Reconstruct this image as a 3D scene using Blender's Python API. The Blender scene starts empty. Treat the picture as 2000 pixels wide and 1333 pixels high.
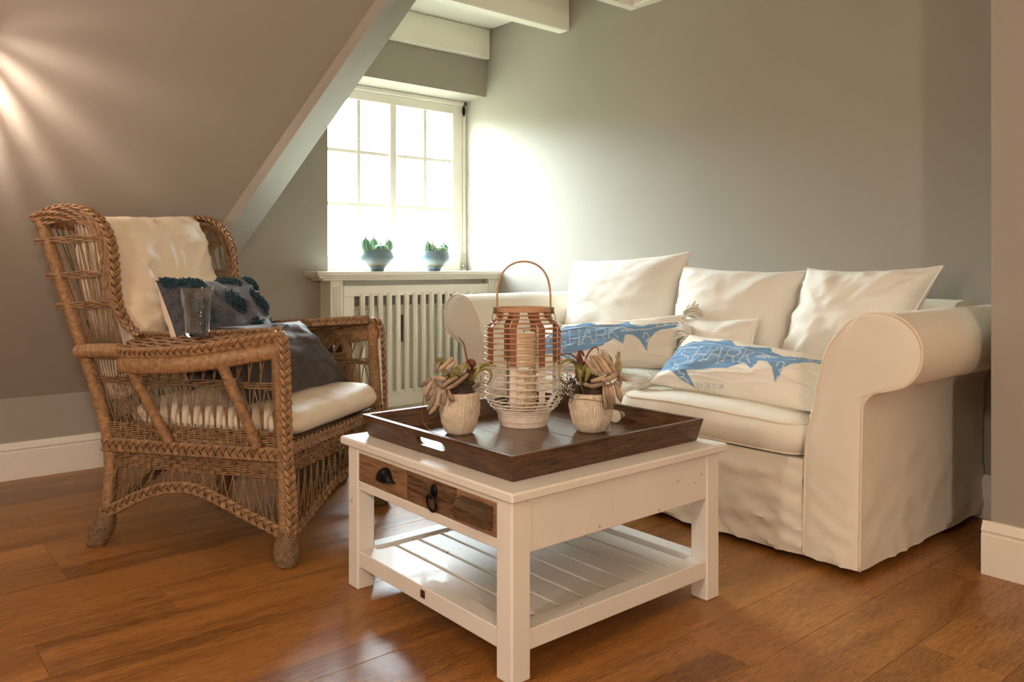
import bpy, math, random
import numpy as np
from mathutils import noise, Vector

random.seed(7)
rng = np.random.default_rng(7)
sc = bpy.context.scene
col = sc.collection

# ------------------------------------------------------------------ camera, world, lamps, exposure
CAM_H = 0.92
ALPHA = math.atan(1864 / 1556.0)
cam_data = bpy.data.cameras.new('camera')
cam_data.sensor_width = 36.0
cam_data.lens = 1556.0 / 2000 * 36
cam_data.shift_y = -(666.5 - 521) / 2000
cam_data.clip_start = 0.05
cam = bpy.data.objects.new('camera', cam_data)
col.objects.link(cam)
cam.location = (0, 0, CAM_H)
cam.rotation_euler = (math.pi / 2, 0, -(math.pi / 2 - ALPHA))
sc.camera = cam

vs = sc.view_settings
vs.view_transform = 'Standard'
vs.look = 'None'
vs.gamma = 1.0
vs.use_curve_mapping = False
vs.exposure = 0.86

world = bpy.data.worlds.new('world')
sc.world = world
world.use_nodes = True
nt = world.node_tree
for n in list(nt.nodes):
    nt.nodes.remove(n)
wo = nt.nodes.new('ShaderNodeOutputWorld')
bg = nt.nodes.new('ShaderNodeBackground')
tc = nt.nodes.new('ShaderNodeTexCoord')
sp = nt.nodes.new('ShaderNodeSeparateXYZ')
cr = nt.nodes.new('ShaderNodeValToRGB')
mr = nt.nodes.new('ShaderNodeMapRange')
mr.inputs['From Min'].default_value = -1.0
mr.inputs['From Max'].default_value = 1.0
nt.links.new(tc.outputs['Generated'], sp.inputs[0])
nt.links.new(sp.outputs['Z'], mr.inputs['Value'])
nt.links.new(mr.outputs[0], cr.inputs[0])
nt.links.new(cr.outputs[0], bg.inputs[0])
nt.links.new(bg.outputs[0], wo.inputs[0])
e = cr.color_ramp.elements
e[0].position = 0.0
e[0].color = (0.085, 0.100, 0.066, 1)
e[1].position = 1.0
e[1].color = (0.20, 0.26, 0.34, 1)
for p_, c_ in ((0.545, (0.095, 0.110, 0.078)),      # lawn and trees, then a bright hazy sky
               (0.60, (0.80, 0.94, 0.96)), (0.74, (0.80, 0.94, 1.0)), (0.86, (0.42, 0.49, 0.56))):
    x = e.new(p_)
    x.color = c_ + (1,)
bg.inputs['Strength'].default_value = 39.0


def lamp(name, kind, loc, energy, color, size, rot=None):
    d = bpy.data.lights.new(name, kind)
    d.energy = energy
    d.color = color
    if kind == 'POINT':
        d.shadow_soft_size = size
    elif kind == 'SPOT':
        d.shadow_soft_size = size
        d.spot_size = math.radians(110)
        d.spot_blend = 0.6
    o = bpy.data.objects.new(name, d)
    o.location = loc
    if rot:
        o.rotation_euler = rot
    col.objects.link(o)
    return o


WARM = (1.0, 0.80, 0.65)
lamp('floor_lamp_light', 'POINT', (-0.25, -1.30, 1.40), 58, WARM, 0.08)
lamp('side_fill_light', 'POINT', (-1.3, 0.9, 1.25), 36, (1.0, 0.85, 0.73), 0.09)  # added fill that brightens the left side and chair, no known lamp there
lamp('shade_lamp_light', 'POINT', (0.27, 3.08, 1.42), 7.0, (1.0, 0.82, 0.72), 0.013)

# ------------------------------------------------------------------ geometry helpers
A = np.array


class MB:
    def __init__(s):
        s.V = []
        s.F = []
        s.n = 0

    def add(s, v, f):
        v = np.asarray(v, float)
        s.V.append(v)
        n = s.n
        s.F.extend([tuple(i + n for i in q) for q in f])
        s.n += len(v)

    def box(s, lo, hi, c=0.0, M=None):
        lo = A(lo, float); hi = A(hi, float)
        m = (lo + hi) / 2; h = (hi - lo) / 2
        if c <= 0:
            v = A([[sx, sy, sz] for sx in (-1, 1) for sy in (-1, 1) for sz in (-1, 1)], float) * h
            f = [(0, 1, 3, 2), (4, 6, 7, 5), (0, 4, 5, 1), (2, 3, 7, 6), (0, 2, 6, 4), (1, 5, 7, 3)]
        else:
            c = min(c, h.min() * .9)
            v = []; idx = {}
            for sx in (-1, 1):
                for sy in (-1, 1):
                    for sz in (-1, 1):
                        for ax in range(3):
                            p = A([sx, sy, sz], float) * (h - c)
                            p[ax] = (sx, sy, sz)[ax] * h[ax]
                            idx[(sx, sy, sz, ax)] = len(v); v.append(p)
            f = []
            for ax in range(3):
                a1, a2 = (ax + 1) % 3, (ax + 2) % 3
                for sg in (-1, 1):
                    q = []
                    for b1, b2 in ((-1, -1), (1, -1), (1, 1), (-1, 1)):
                        k = [0, 0, 0]; k[ax] = sg; k[a1] = b1; k[a2] = b2
                        q.append(idx[(k[0], k[1], k[2], ax)])
                    f.append(tuple(q if sg > 0 else q[::-1]))
                for b1 in (-1, 1):
                    for b2 in (-1, 1):
                        q = []
                        for sg, aa in ((-1, a1), (1, a1), (1, a2), (-1, a2)):
                            k = [0, 0, 0]; k[ax] = sg; k[a1] = b1; k[a2] = b2
                            q.append(idx[(k[0], k[1], k[2], aa)])
                        f.append(tuple(q if b1 * b2 < 0 else q[::-1]))
            for sx in (-1, 1):
                for sy in (-1, 1):
                    for sz in (-1, 1):
                        q = [idx[(sx, sy, sz, a)] for a in range(3)]
                        f.append(tuple(q if sx * sy * sz > 0 else q[::-1]))
            v = A(v)
        if M is not None:
            v = v @ M.T
        s.add(v + m, f)

    def tube(s, path, r, n=6, up=None, flat=1.0, closed=False, caps=True, phase=0.0):
        P = np.asarray(path, float)
        N = len(P)
        if closed:
            T = np.roll(P, -1, 0) - np.roll(P, 1, 0)
        else:
            T = np.gradient(P, axis=0)
        T /= np.maximum(np.linalg.norm(T, axis=1, keepdims=True), 1e-9)
        if up is None:
            m = np.abs(T).mean(0)
            up = np.zeros(3); up[int(np.argmin(m))] = 1
        up = np.asarray(up, float)
        B = np.cross(T, up)
        B /= np.maximum(np.linalg.norm(B, axis=1, keepdims=True), 1e-9)
        U = np.cross(B, T)
        r = np.broadcast_to(np.asarray(r, float), (N,))
        a = np.arange(n) * 2 * math.pi / n + phase
        ring = (B[:, None, :] * np.cos(a)[None, :, None] + U[:, None, :] * (flat * np.sin(a))[None, :, None]) * r[:, None, None]
        v = (P[:, None, :] + ring).reshape(-1, 3)
        f = []
        for i in range(N if closed else N - 1):
            j = (i + 1) % N
            for k in range(n):
                l = (k + 1) % n
                f.append((i * n + k, i * n + l, j * n + l, j * n + k))
        if caps and not closed:
            f.append(tuple(range(n))[::-1])
            f.append(tuple((N - 1) * n + k for k in range(n)))
        s.add(v, f)

    def lathe(s, prof, n=32, center=(0, 0, 0), fn=None, close=True):
        prof = np.asarray(prof, float)
        N = len(prof)
        v = []
        for i, (r, z) in enumerate(prof):
            for k in range(n):
                a = 2 * math.pi * k / n
                rr = r if fn is None else fn(r, z, a)
                v.append((rr * math.cos(a) + center[0], rr * math.sin(a) + center[1], z + center[2]))
        f = []
        for i in range(N - 1):
            for k in range(n):
                l = (k + 1) % n
                f.append((i * n + k, i * n + l, (i + 1) * n + l, (i + 1) * n + k))
        if close:
            f.append(tuple(range(n))[::-1])
            f.append(tuple((N - 1) * n + k for k in range(n)))
        s.add(v, f)

    def grid(s, G, flip=False, wrap=False):
        G = np.asarray(G, float)
        a, b = G.shape[:2]
        f = []
        for i in range(a - 1):
            for j in range(b if wrap else b - 1):
                k = (j + 1) % b
                q = (i * b + j, i * b + k, (i + 1) * b + k, (i + 1) * b + j)
                f.append(q[::-1] if flip else q)
        s.add(G.reshape(-1, 3), f)

    def ball(s, c, r, n=12, m=8, M=None, fn=None):
        v = []
        for i in range(m + 1):
            t = math.pi * i / m
            for k in range(n):
                a = 2 * math.pi * k / n
                p = A([math.sin(t) * math.cos(a), math.sin(t) * math.sin(a), math.cos(t)])
                if fn is not None:
                    p = p * fn(p)
                v.append(p)
        v = A(v) * np.asarray(r, float)
        if M is not None:
            v = v @ np.asarray(M).T
        f = []
        for i in range(m):
            for k in range(n):
                l = (k + 1) % n
                f.append((i * n + k, (i + 1) * n + k, (i + 1) * n + l, i * n + l))
        s.add(v + A(c, float), f)

    def prism(s, prof2, axis, lo, hi, n=1, disp=None, cap=True):
        # profile given in the two other axes (in order), swept along axis
        P = np.asarray(prof2, float)
        N = len(P)
        ts = np.linspace(lo, hi, n + 1)
        other = [k for k in range(3) if k != axis]
        v = np.zeros((n + 1, N, 3))
        for i, t in enumerate(ts):
            v[i, :, axis] = t
            v[i, :, other[0]] = P[:, 0]
            v[i, :, other[1]] = P[:, 1]
        v = v.reshape(-1, 3)
        if disp is not None:
            v = A([disp(p) for p in v])
        f = []
        for i in range(n):
            for k in range(N):
                l = (k + 1) % N
                f.append((i * N + k, i * N + l, (i + 1) * N + l, (i + 1) * N + k))
        if cap:
            f.append(tuple(range(N))[::-1])
            f.append(tuple(n * N + k for k in range(N)))
        s.add(v, f)

    def mesh(s, name, mat, base=(0, 0, 0), smooth=False):
        me = bpy.data.meshes.new(name)
        V = np.concatenate(s.V) - A(base, float)
        me.from_pydata(V.tolist(), [], s.F)
        if smooth:
            me.polygons.foreach_set('use_smooth', np.ones(len(me.polygons), bool))
            if smooth != 'all':
                me.set_sharp_from_angle(angle=math.radians(48))
        me.materials.append(mat)
        return me


def fix_normals(me):
    import bmesh
    bm = bmesh.new(); bm.from_mesh(me)
    bmesh.ops.recalc_face_normals(bm, faces=bm.faces)
    bm.to_mesh(me); bm.free()


def tag(o, label=None, cat=None, group=None, kind=None):
    if label: o['label'] = label
    if cat: o['category'] = cat
    if group: o['group'] = group
    if kind: o['kind'] = kind
    return o


def thing(name, label, cat, loc=(0, 0, 0), rz=0.0, group=None):
    o = bpy.data.objects.new(name, None)
    o.empty_display_size = 0.05
    o.location = loc
    o.rotation_euler = (0, 0, rz)
    col.objects.link(o)
    return tag(o, label, cat, group)


def wbase(p):
    b = A([0, 0, 0], float)
    while p is not None:
        b = b + A(p.location)
        p = p.parent
    return b


def obj(name, mb, mat, parent=None, label=None, kind=None, smooth=False, local=False, normals=True):
    """One mesh object.  Vertices are in world axes; with a parent they are made relative to it."""
    base = (0, 0, 0)
    if parent is not None and not local:
        base = wbase(parent)
    elif parent is None:
        V = np.concatenate(mb.V)
        lo, hi = V.min(0), V.max(0)
        base = A([(lo[0] + hi[0]) / 2, (lo[1] + hi[1]) / 2, lo[2]])
    me = mb.mesh(name, mat, base, smooth)
    if normals:
        fix_normals(me)
    o = bpy.data.objects.new(name, me)
    col.objects.link(o)
    if parent is not None:
        o.parent = parent
    else:
        o.location = base
    return tag(o, label=label, kind=kind)


def struct(name, mb, mat, smooth=False, parent=None):
    return obj(name, mb, mat, parent, kind=None if parent else 'structure', smooth=smooth)


def spline(pts, n):
    P = np.asarray(pts, float)
    if len(P) == 2:
        t = np.linspace(0, 1, n)[:, None]
        return P[0] * (1 - t) + P[1] * t
    E = np.vstack([2 * P[0] - P[1], P, 2 * P[-1] - P[-2]])
    m = len(P) - 1
    out = []
    for t in np.linspace(0, m, n):
        i = min(int(t), m - 1); u = t - i
        a, b, c, d = E[i], E[i + 1], E[i + 2], E[i + 3]
        out.append(.5 * ((2 * b) + (-a + c) * u + (2 * a - 5 * b + 4 * c - d) * u * u + (-a + 3 * b - 3 * c + d) * u ** 3))
    out = A(out)
    # even spacing
    L = np.concatenate([[0], np.cumsum(np.linalg.norm(np.diff(out, axis=0), axis=1))])
    s = np.linspace(0, L[-1], n)
    return np.stack([np.interp(s, L, out[:, k]) for k in range(3)], 1)


def plen(P):
    return float(np.linalg.norm(np.diff(np.asarray(P, float), axis=0), axis=1).sum())


def nz(p, s=1.0, o=0.0):
    return noise.noise(Vector((p[0] * s + o, p[1] * s + o * .7, p[2] * s - o)))


# ------------------------------------------------------------------ materials
def lin(c):
    return tuple(((u / 255) / 12.92 if u / 255 <= .04045 else ((u / 255 + .055) / 1.055) ** 2.4) for u in c) + (1.0,)


def newmat(name):
    m = bpy.data.materials.new(name)
    m.use_nodes = True
    t = m.node_tree
    b = t.nodes['Principled BSDF']
    return m, t, b


def nd(t, kind, **kw):
    n = t.nodes.new(kind)
    for k, v in kw.items():
        if k in n.inputs:
            n.inputs[k].default_value = v
        else:
            setattr(n, k, v)
    return n


def plain(name, c, rough=.6, var=.08, scale=6.0, bump=0.0, bscale=200.0, spec=.5, coat=0.0, stretch=(1, 1, 1), sheen=0.0, rnd=0.0, metal=0.0, coord='Object'):
    """Base colour with soft noise variation, optional fine bump, optional per-object tone."""
    m, t, b = newmat(name)
    c = c if len(c) == 4 else lin(c)
    tcn = nd(t, 'ShaderNodeTexCoord')
    mp = nd(t, 'ShaderNodeMapping', Scale=stretch)
    t.links.new(tcn.outputs[coord], mp.inputs[0])
    ns = nd(t, 'ShaderNodeTexNoise', Scale=scale, Detail=5.0, Roughness=.6)
    t.links.new(mp.outputs[0], ns.inputs['Vector'])
    r = nd(t, 'ShaderNodeValToRGB')
    r.color_ramp.elements[0].position = .25
    r.color_ramp.elements[1].position = .75
    r.color_ramp.elements[0].color = tuple(max(0, u * (1 - var)) for u in c[:3]) + (1,)
    r.color_ramp.elements[1].color = tuple(min(1, u * (1 + var)) for u in c[:3]) + (1,)
    t.links.new(ns.outputs[0], r.inputs[0])
    out = r.outputs[0]
    if rnd > 0:
        oi = nd(t, 'ShaderNodeObjectInfo')
        hs = nd(t, 'ShaderNodeHueSaturation')
        mm = nd(t, 'ShaderNodeMapRange')
        mm.inputs['To Min'].default_value = 1 - rnd
        mm.inputs['To Max'].default_value = 1 + rnd
        t.links.new(oi.outputs['Random'], mm.inputs['Value'])
        t.links.new(mm.outputs[0], hs.inputs['Value'])
        t.links.new(out, hs.inputs['Color'])
        out = hs.outputs[0]
    t.links.new(out, b.inputs['Base Color'])
    b.inputs['Roughness'].default_value = rough
    b.inputs['Specular IOR Level'].default_value = spec
    b.inputs['Coat Weight'].default_value = coat
    b.inputs['Metallic'].default_value = metal
    b.inputs['Sheen Weight'].default_value = sheen
    if bump > 0:
        n2 = nd(t, 'ShaderNodeTexNoise', Scale=bscale, Detail=3.0)
        t.links.new(mp.outputs[0], n2.inputs['Vector'])
        bp = nd(t, 'ShaderNodeBump', Strength=bump, Distance=.002)
        t.links.new(n2.outputs[0], bp.inputs['Height'])
        t.links.new(bp.outputs[0], b.inputs['Normal'])
    return m


def wood(name, c1, c2, axis=0, scale=3.0, ring=26.0, rough=.35, bump=.15, spec=.5, rnd=.0, coat=0.0, coord='Object', rndhue=0.0):
    """Straight grain along an axis: stretched noise warping fine streaks."""
    m, t, b = newmat(name)
    tcn = nd(t, 'ShaderNodeTexCoord')
    oi = nd(t, 'ShaderNodeObjectInfo')
    vec = tcn.outputs['Object']
    if coord == 'Position':
        g = nd(t, 'ShaderNodeNewGeometry')
        vec = g.outputs['Position']
    ad = nd(t, 'ShaderNodeVectorMath', operation='MULTIPLY_ADD')
    ad.inputs[1].default_value = (1, 1, 1)
    t.links.new(vec, ad.inputs[0])
    ml = nd(t, 'ShaderNodeMath', operation='MULTIPLY')
    ml.inputs[1].default_value = 37.0
    t.links.new(oi.outputs['Random'], ml.inputs[0])
    cb = nd(t, 'ShaderNodeCombineXYZ')
    for k in range(3):
        t.links.new(ml.outputs[0], cb.inputs[k])
    t.links.new(cb.outputs[0], ad.inputs[2])
    st = [1.0, 1.0, 1.0]
    st[axis] = .09
    mp = nd(t, 'ShaderNodeMapping', Scale=tuple(st))
    t.links.new(ad.outputs[0], mp.inputs[0])
    n1 = nd(t, 'ShaderNodeTexNoise', Scale=scale, Detail=4.0, Roughness=.55, Distortion=.6)
    t.links.new(mp.outputs[0], n1.inputs['Vector'])
    n2 = nd(t, 'ShaderNodeTexNoise', Scale=ring * 9, Detail=3.0, Roughness=.7)
    t.links.new(mp.outputs[0], n2.inputs['Vector'])
    # contour rings of the broad noise give cathedral figure
    mu = nd(t, 'ShaderNodeMath', operation='MULTIPLY')
    mu.inputs[1].default_value = ring
    t.links.new(n1.outputs[0], mu.inputs[0])
    sn = nd(t, 'ShaderNodeMath', operation='SINE')
    t.links.new(mu.outputs[0], sn.inputs[0])
    m2 = nd(t, 'ShaderNodeMath', operation='MULTIPLY_ADD')
    m2.inputs[1].default_value = .09
    t.links.new(sn.outputs[0], m2.inputs[0])
    m0 = nd(t, 'ShaderNodeMath', operation='MULTIPLY')
    m0.inputs[1].default_value = .45
    t.links.new(n1.outputs[0], m0.inputs[0])
    t.links.new(m0.outputs[0], m2.inputs[2])
    m3 = nd(t, 'ShaderNodeMath', operation='MULTIPLY_ADD')
    m3.inputs[1].default_value = 1.1
    t.links.new(n2.outputs[0], m3.inputs[0])
    t.links.new(m2.outputs[0], m3.inputs[2])
    r = nd(t, 'ShaderNodeValToRGB')
    r.color_ramp.elements[0].position = .54
    r.color_ramp.elements[1].position = 1.02
    r.color_ramp.elements[0].color = lin(c1) if len(c1) == 3 else c1
    r.color_ramp.elements[1].color = lin(c2) if len(c2) == 3 else c2
    t.links.new(m3.outputs[0], r.inputs[0])
    hs = nd(t, 'ShaderNodeHueSaturation')
    mm = nd(t, 'ShaderNodeMapRange')
    mm.inputs['To Min'].default_value = 1 - rnd
    mm.inputs['To Max'].default_value = 1 + rnd
    t.links.new(oi.outputs['Random'], mm.inputs['Value'])
    t.links.new(mm.outputs[0], hs.inputs['Value'])
    t.links.new(r.outputs[0], hs.inputs['Color'])
    t.links.new(hs.outputs[0], b.inputs['Base Color'])
    b.inputs['Roughness'].default_value = rough
    b.inputs['Specular IOR Level'].default_value = spec
    b.inputs['Coat Weight'].default_value = coat
    b.inputs['Coat Roughness'].default_value = .12
    bp = nd(t, 'ShaderNodeBump', Strength=bump, Distance=.0015)
    t.links.new(m3.outputs[0], bp.inputs['Height'])
    t.links.new(bp.outputs[0], b.inputs['Normal'])
    return m


M_wall = plain('wall_paint', (164, 158, 146), rough=.55, var=.02, scale=2.0, bump=.12, bscale=260, spec=.35)
M_white = plain('white_trim_paint', (238, 233, 220), rough=.4, var=.02, bump=.04, bscale=120)
M_cream = plain('cream_cover_paint', (240, 236, 220), rough=.42, var=.02)
M_ceil = plain('ceiling_paint', (240, 236, 222), rough=.6, var=.015)
M_floor = wood('oak_floor', (108, 66, 25), (180, 122, 62), axis=0, scale=3.2, ring=30, rough=.36, bump=.22, rnd=.06, coat=.06, coord='Position')
M_gap = plain('floor_gap', (42, 22, 10), rough=.8)
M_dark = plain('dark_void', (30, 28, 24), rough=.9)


def paint_worn(name, c, worn):
    m, t, b = newmat(name)
    tcn = nd(t, 'ShaderNodeTexCoord')
    n0 = nd(t, 'ShaderNodeTexNoise', Scale=4.0, Detail=4.0)
    t.links.new(tcn.outputs['Object'], n0.inputs['Vector'])
    r0 = nd(t, 'ShaderNodeValToRGB')
    cc = lin(c)
    r0.color_ramp.elements[0].position = .3
    r0.color_ramp.elements[1].position = .7
    r0.color_ramp.elements[0].color = tuple(u * .93 for u in cc[:3]) + (1,)
    r0.color_ramp.elements[1].color = cc
    t.links.new(n0.outputs[0], r0.inputs[0])
    n1 = nd(t, 'ShaderNodeTexNoise', Scale=22.0, Detail=6.0, Roughness=.75)
    t.links.new(tcn.outputs['Object'], n1.inputs['Vector'])
    r1 = nd(t, 'ShaderNodeValToRGB')
    r1.color_ramp.elements[0].position = .665
    r1.color_ramp.elements[1].position = .68
    t.links.new(n1.outputs[0], r1.inputs[0])
    mx = nd(t, 'ShaderNodeMix', data_type='RGBA')
    t.links.new(r1.outputs[0], mx.inputs[0])
    t.links.new(r0.outputs[0], mx.inputs[6])
    mx.inputs[7].default_value = lin(worn)
    t.links.new(mx.outputs[2], b.inputs['Base Color'])
    b.inputs['Roughness'].default_value = .48
    b.inputs['Coat Weight'].default_value = .05
    # brush marks
    mp = nd(t, 'ShaderNodeMapping', Scale=(1, .08, 1))
    t.links.new(tcn.outputs['Object'], mp.inputs[0])
    n2 = nd(t, 'ShaderNodeTexNoise', Scale=120.0, Detail=3.0)
    t.links.new(mp.outputs[0], n2.inputs['Vector'])
    bp = nd(t, 'ShaderNodeBump', Strength=.08, Distance=.001)
    t.links.new(n2.outputs[0], bp.inputs['Height'])
    t.links.new(bp.outputs[0], b.inputs['Normal'])
    return m


M_table = paint_worn('table_white_paint', (236, 231, 221), (96, 66, 44))
M_tray = wood('tray_wood', (36, 24, 16), (110, 76, 50), axis=1, scale=6, ring=18, rough=.33, bump=.3)
M_tray2 = wood('tray_wood_lengthwise', (36, 24, 16), (110, 76, 50), axis=0, scale=6, ring=18, rough=.33, bump=.3)
M_traybase = wood('tray_base_wood', (46, 31, 21), (120, 86, 60), axis=1, scale=6, ring=18, rough=.22, bump=.35, rnd=.12)
M_drawer = wood('drawer_wood', (70, 48, 32), (156, 118, 84), axis=1, scale=8, ring=14, rough=.55, bump=.3, rnd=.15)
M_grip = wood('grip_wood', (48, 34, 20), (96, 72, 44), axis=1, scale=8, ring=14, rough=.6, bump=.3)
M_iron = plain('black_iron', (26, 25, 25), rough=.38, var=.2, scale=40, metal=.7)
M_sofa = plain('sofa_linen', (238, 231, 215), rough=.85, var=.03, scale=5, bump=.25, bscale=700, sheen=.15, spec=.2)
M_linen = plain('cushion_linen', (241, 237, 226), rough=.88, var=.03, scale=6, bump=.25, bscale=700, sheen=.15, spec=.2)
M_piping = plain('piping_linen', (234, 221, 198), rough=.85, var=.04, bump=.2, bscale=500, spec=.2)
M_satin = plain('cream_cotton', (240, 224, 200), rough=.55, var=.03, scale=5, bump=.12, bscale=500, sheen=.1, spec=.35)
M_wick = plain('wicker_brown', (144, 112, 80), rough=.5, var=.6, scale=55, spec=.4)
M_wick2 = plain('wicker_honey', (158, 122, 85), rough=.42, var=.5, scale=70, spec=.45)
M_wick3 = plain('wicker_dark', (130, 104, 75), rough=.55, var=.45, scale=60, spec=.35)
M_velvet = plain('grey_velvet', (72, 63, 61), rough=.7, var=.10, scale=8, bump=.2, bscale=500, sheen=.15, spec=.2)
M_felt = plain('blue_grey_felt', (80, 80, 88), rough=.9, var=.5, scale=70, bump=.3, bscale=300, sheen=.3, spec=.1)
M_tuft = plain('teal_tuft', (62, 88, 100), rough=.9, var=.45, scale=60, spec=.1)
M_drift = plain('driftwood', (176, 152, 128), rough=.85, var=.45, scale=30, bump=.4, bscale=90, rnd=.32, stretch=(1, 1, 1))
M_moss = plain('dry_moss', (82, 66, 50), rough=.95, var=.5, scale=60)
M_leaf = plain('curly_leaf', (146, 138, 84), rough=.5, var=.4, scale=18, rnd=.15)
M_leafred = plain('reddish_leaf', (112, 62, 52), rough=.5, var=.4, scale=18)
M_ceramic = plain('rough_ceramic', (226, 210, 186), rough=.85, var=.2, scale=35, bump=.5, bscale=120)
M_cactus = plain('cactus_green', (104, 156, 120), rough=.6, var=.25, scale=40)
M_spine = plain('cactus_spine', (230, 226, 206), rough=.8)
M_flower = plain('cactus_flower', (196, 112, 100), rough=.7)
M_straw = plain('pot_straw', (186, 168, 138), rough=.9, var=.3, scale=40)
M_candle = plain('candle_wax', (246, 226, 192), rough=.55, var=.05, scale=14)
M_shell = plain('pale_shell', (238, 220, 190), rough=.6, var=.15, scale=30)
M_disc = plain('white_disc', (240, 232, 216), rough=.4)
M_pink = plain('pale_pink_cloth', (226, 186, 180), rough=.85, var=.12, scale=10)
M_brown = plain('brown_hide', (84, 50, 36), rough=.75, var=.4, scale=12)
M_meter = plain('meter_grey', (96, 94, 84), rough=.5)
M_rad = plain('radiator_enamel', (226, 224, 204), rough=.4)
M_metal = plain('brushed_metal', (176, 170, 150), rough=.35, metal=.8)
M_plate = plain('bronze_plate', (84, 56, 38), rough=.45, metal=.4)
M_string = plain('jute_string', (136, 104, 76), rough=.9)


def two_tone(name, top, bot, zc):
    """Paint-dipped wood: natural above local height zc, whitewash below."""
    m, t, b = newmat(name)
    g = nd(t, 'ShaderNodeTexCoord')
    s = nd(t, 'ShaderNodeSeparateXYZ')
    t.links.new(g.outputs['Object'], s.inputs[0])
    mr_ = nd(t, 'ShaderNodeMapRange')
    mr_.inputs['From Min'].default_value = zc - .006
    mr_.inputs['From Max'].default_value = zc + .006
    t.links.new(s.outputs['Z'], mr_.inputs['Value'])
    n = nd(t, 'ShaderNodeTexNoise', Scale=60.0, Detail=4.0)
    t.links.new(g.outputs['Object'], n.inputs['Vector'])
    mx = nd(t, 'ShaderNodeMix', data_type='RGBA')
    mx.inputs[6].default_value = lin(bot)
    mx.inputs[7].default_value = lin(top)
    t.links.new(mr_.outputs[0], mx.inputs[0])
    hs = nd(t, 'ShaderNodeHueSaturation')
    m2 = nd(t, 'ShaderNodeMapRange')
    m2.inputs['To Min'].default_value = .8
    m2.inputs['To Max'].default_value = 1.2
    t.links.new(n.outputs[0], m2.inputs['Value'])
    t.links.new(m2.outputs[0], hs.inputs['Value'])
    t.links.new(mx.outputs[2], hs.inputs['Color'])
    t.links.new(hs.outputs[0], b.inputs['Base Color'])
    b.inputs['Roughness'].default_value = .55
    return m


M_lantern = two_tone('lantern_cane', (198, 156, 120), (236, 222, 206), .184)
M_rib = two_tone('lantern_rib', (150, 98, 70), (232, 220, 206), .184)


def glaze(name):
    m, t, b = newmat(name)
    g = nd(t, 'ShaderNodeTexCoord')
    s = nd(t, 'ShaderNodeSeparateXYZ')
    t.links.new(g.outputs['Object'], s.inputs[0])
    r = nd(t, 'ShaderNodeValToRGB')
    mr_ = nd(t, 'ShaderNodeMapRange')
    mr_.inputs['From Max'].default_value = .125
    t.links.new(s.outputs['Z'], mr_.inputs['Value'])
    nn = nd(t, 'ShaderNodeTexNoise', Scale=30.0, Detail=3.0)
    mp = nd(t, 'ShaderNodeMapping', Scale=(3, 3, .25))
    t.links.new(g.outputs['Object'], mp.inputs[0])
    t.links.new(mp.outputs[0], nn.inputs['Vector'])
    ad = nd(t, 'ShaderNodeMath', operation='MULTIPLY_ADD')
    ad.inputs[1].default_value = .22
    t.links.new(nn.outputs[0], ad.inputs[0])
    t.links.new(mr_.outputs[0], ad.inputs[2])
    t.links.new(ad.outputs[0], r.inputs[0])
    els = r.color_ramp.elements
    els[0].position = .10; els[0].color = lin((52, 66, 76))
    els[1].position = 1.0; els[1].color = lin((120, 140, 148))
    for p, c in ((.26, (96, 120, 132)), (.34, (110, 100, 80)), (.42, (146, 144, 132)), (.50, (152, 168, 172)), (.75, (112, 136, 146))):
        q = els.new(p); q.color = lin(c)
    t.links.new(r.outputs[0], b.inputs['Base Color'])
    b.inputs['Roughness'].default_value = .22
    return m


M_glaze = glaze('blue_grey_glaze')

# window pane: clear thin glass that lets daylight through, with a faint reflection
M_pane, t, b = newmat('window_glass')
t.nodes.remove(b)
tr = nd(t, 'ShaderNodeBsdfTransparent')
gl = nd(t, 'ShaderNodeBsdfGlossy', Roughness=.02)
mxs = nd(t, 'ShaderNodeMixShader')
mxs.inputs[0].default_value = .06
t.links.new(tr.outputs[0], mxs.inputs[1])
t.links.new(gl.outputs[0], mxs.inputs[2])
t.links.new(mxs.outputs[0], t.nodes['Material Output'].inputs[0])

M_glass, t, b = newmat('clear_glass')
b.inputs['Transmission Weight'].default_value = 1.0
b.inputs['Roughness'].default_value = .0
b.inputs['IOR'].default_value = 1.45
b.inputs['Base Color'].default_value = (1, 1, 1, 1)

def thin_glass(name, blend, tint=(1, 1, 1, 1)):
    m, t, b = newmat(name)
    t.nodes.remove(b)
    tr = nd(t, 'ShaderNodeBsdfTransparent')
    tr.inputs[0].default_value = tint
    gl = nd(t, 'ShaderNodeBsdfGlossy', Roughness=.02)
    lw = nd(t, 'ShaderNodeLayerWeight', Blend=blend)
    mx = nd(t, 'ShaderNodeMixShader')
    t.links.new(lw.outputs['Fresnel'], mx.inputs[0])
    t.links.new(tr.outputs[0], mx.inputs[1])
    t.links.new(gl.outputs[0], mx.inputs[2])
    t.links.new(mx.outputs[0], t.nodes['Material Output'].inputs[0])
    return m


M_thin = thin_glass('thin_glass', .05)
M_tumbler = thin_glass('tumbler_glass', .12, (.98, .99, .99, 1))

# shark print: colour stored on the vertices of the printed face
M_shark, t, b = newmat('shark_print_linen')
at = nd(t, 'ShaderNodeAttribute', attribute_name='print')
t.links.new(at.outputs['Color'], b.inputs['Base Color'])
b.inputs['Roughness'].default_value = .88
b.inputs['Specular IOR Level'].default_value = .2
n2 = nd(t, 'ShaderNodeTexNoise', Scale=700.0, Detail=3.0)
g = nd(t, 'ShaderNodeTexCoord')
t.links.new(g.outputs['Object'], n2.inputs['Vector'])
bp = nd(t, 'ShaderNodeBump', Strength=.25, Distance=.002)
t.links.new(n2.outputs[0], bp.inputs['Height'])
t.links.new(bp.outputs[0], b.inputs['Normal'])

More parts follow.
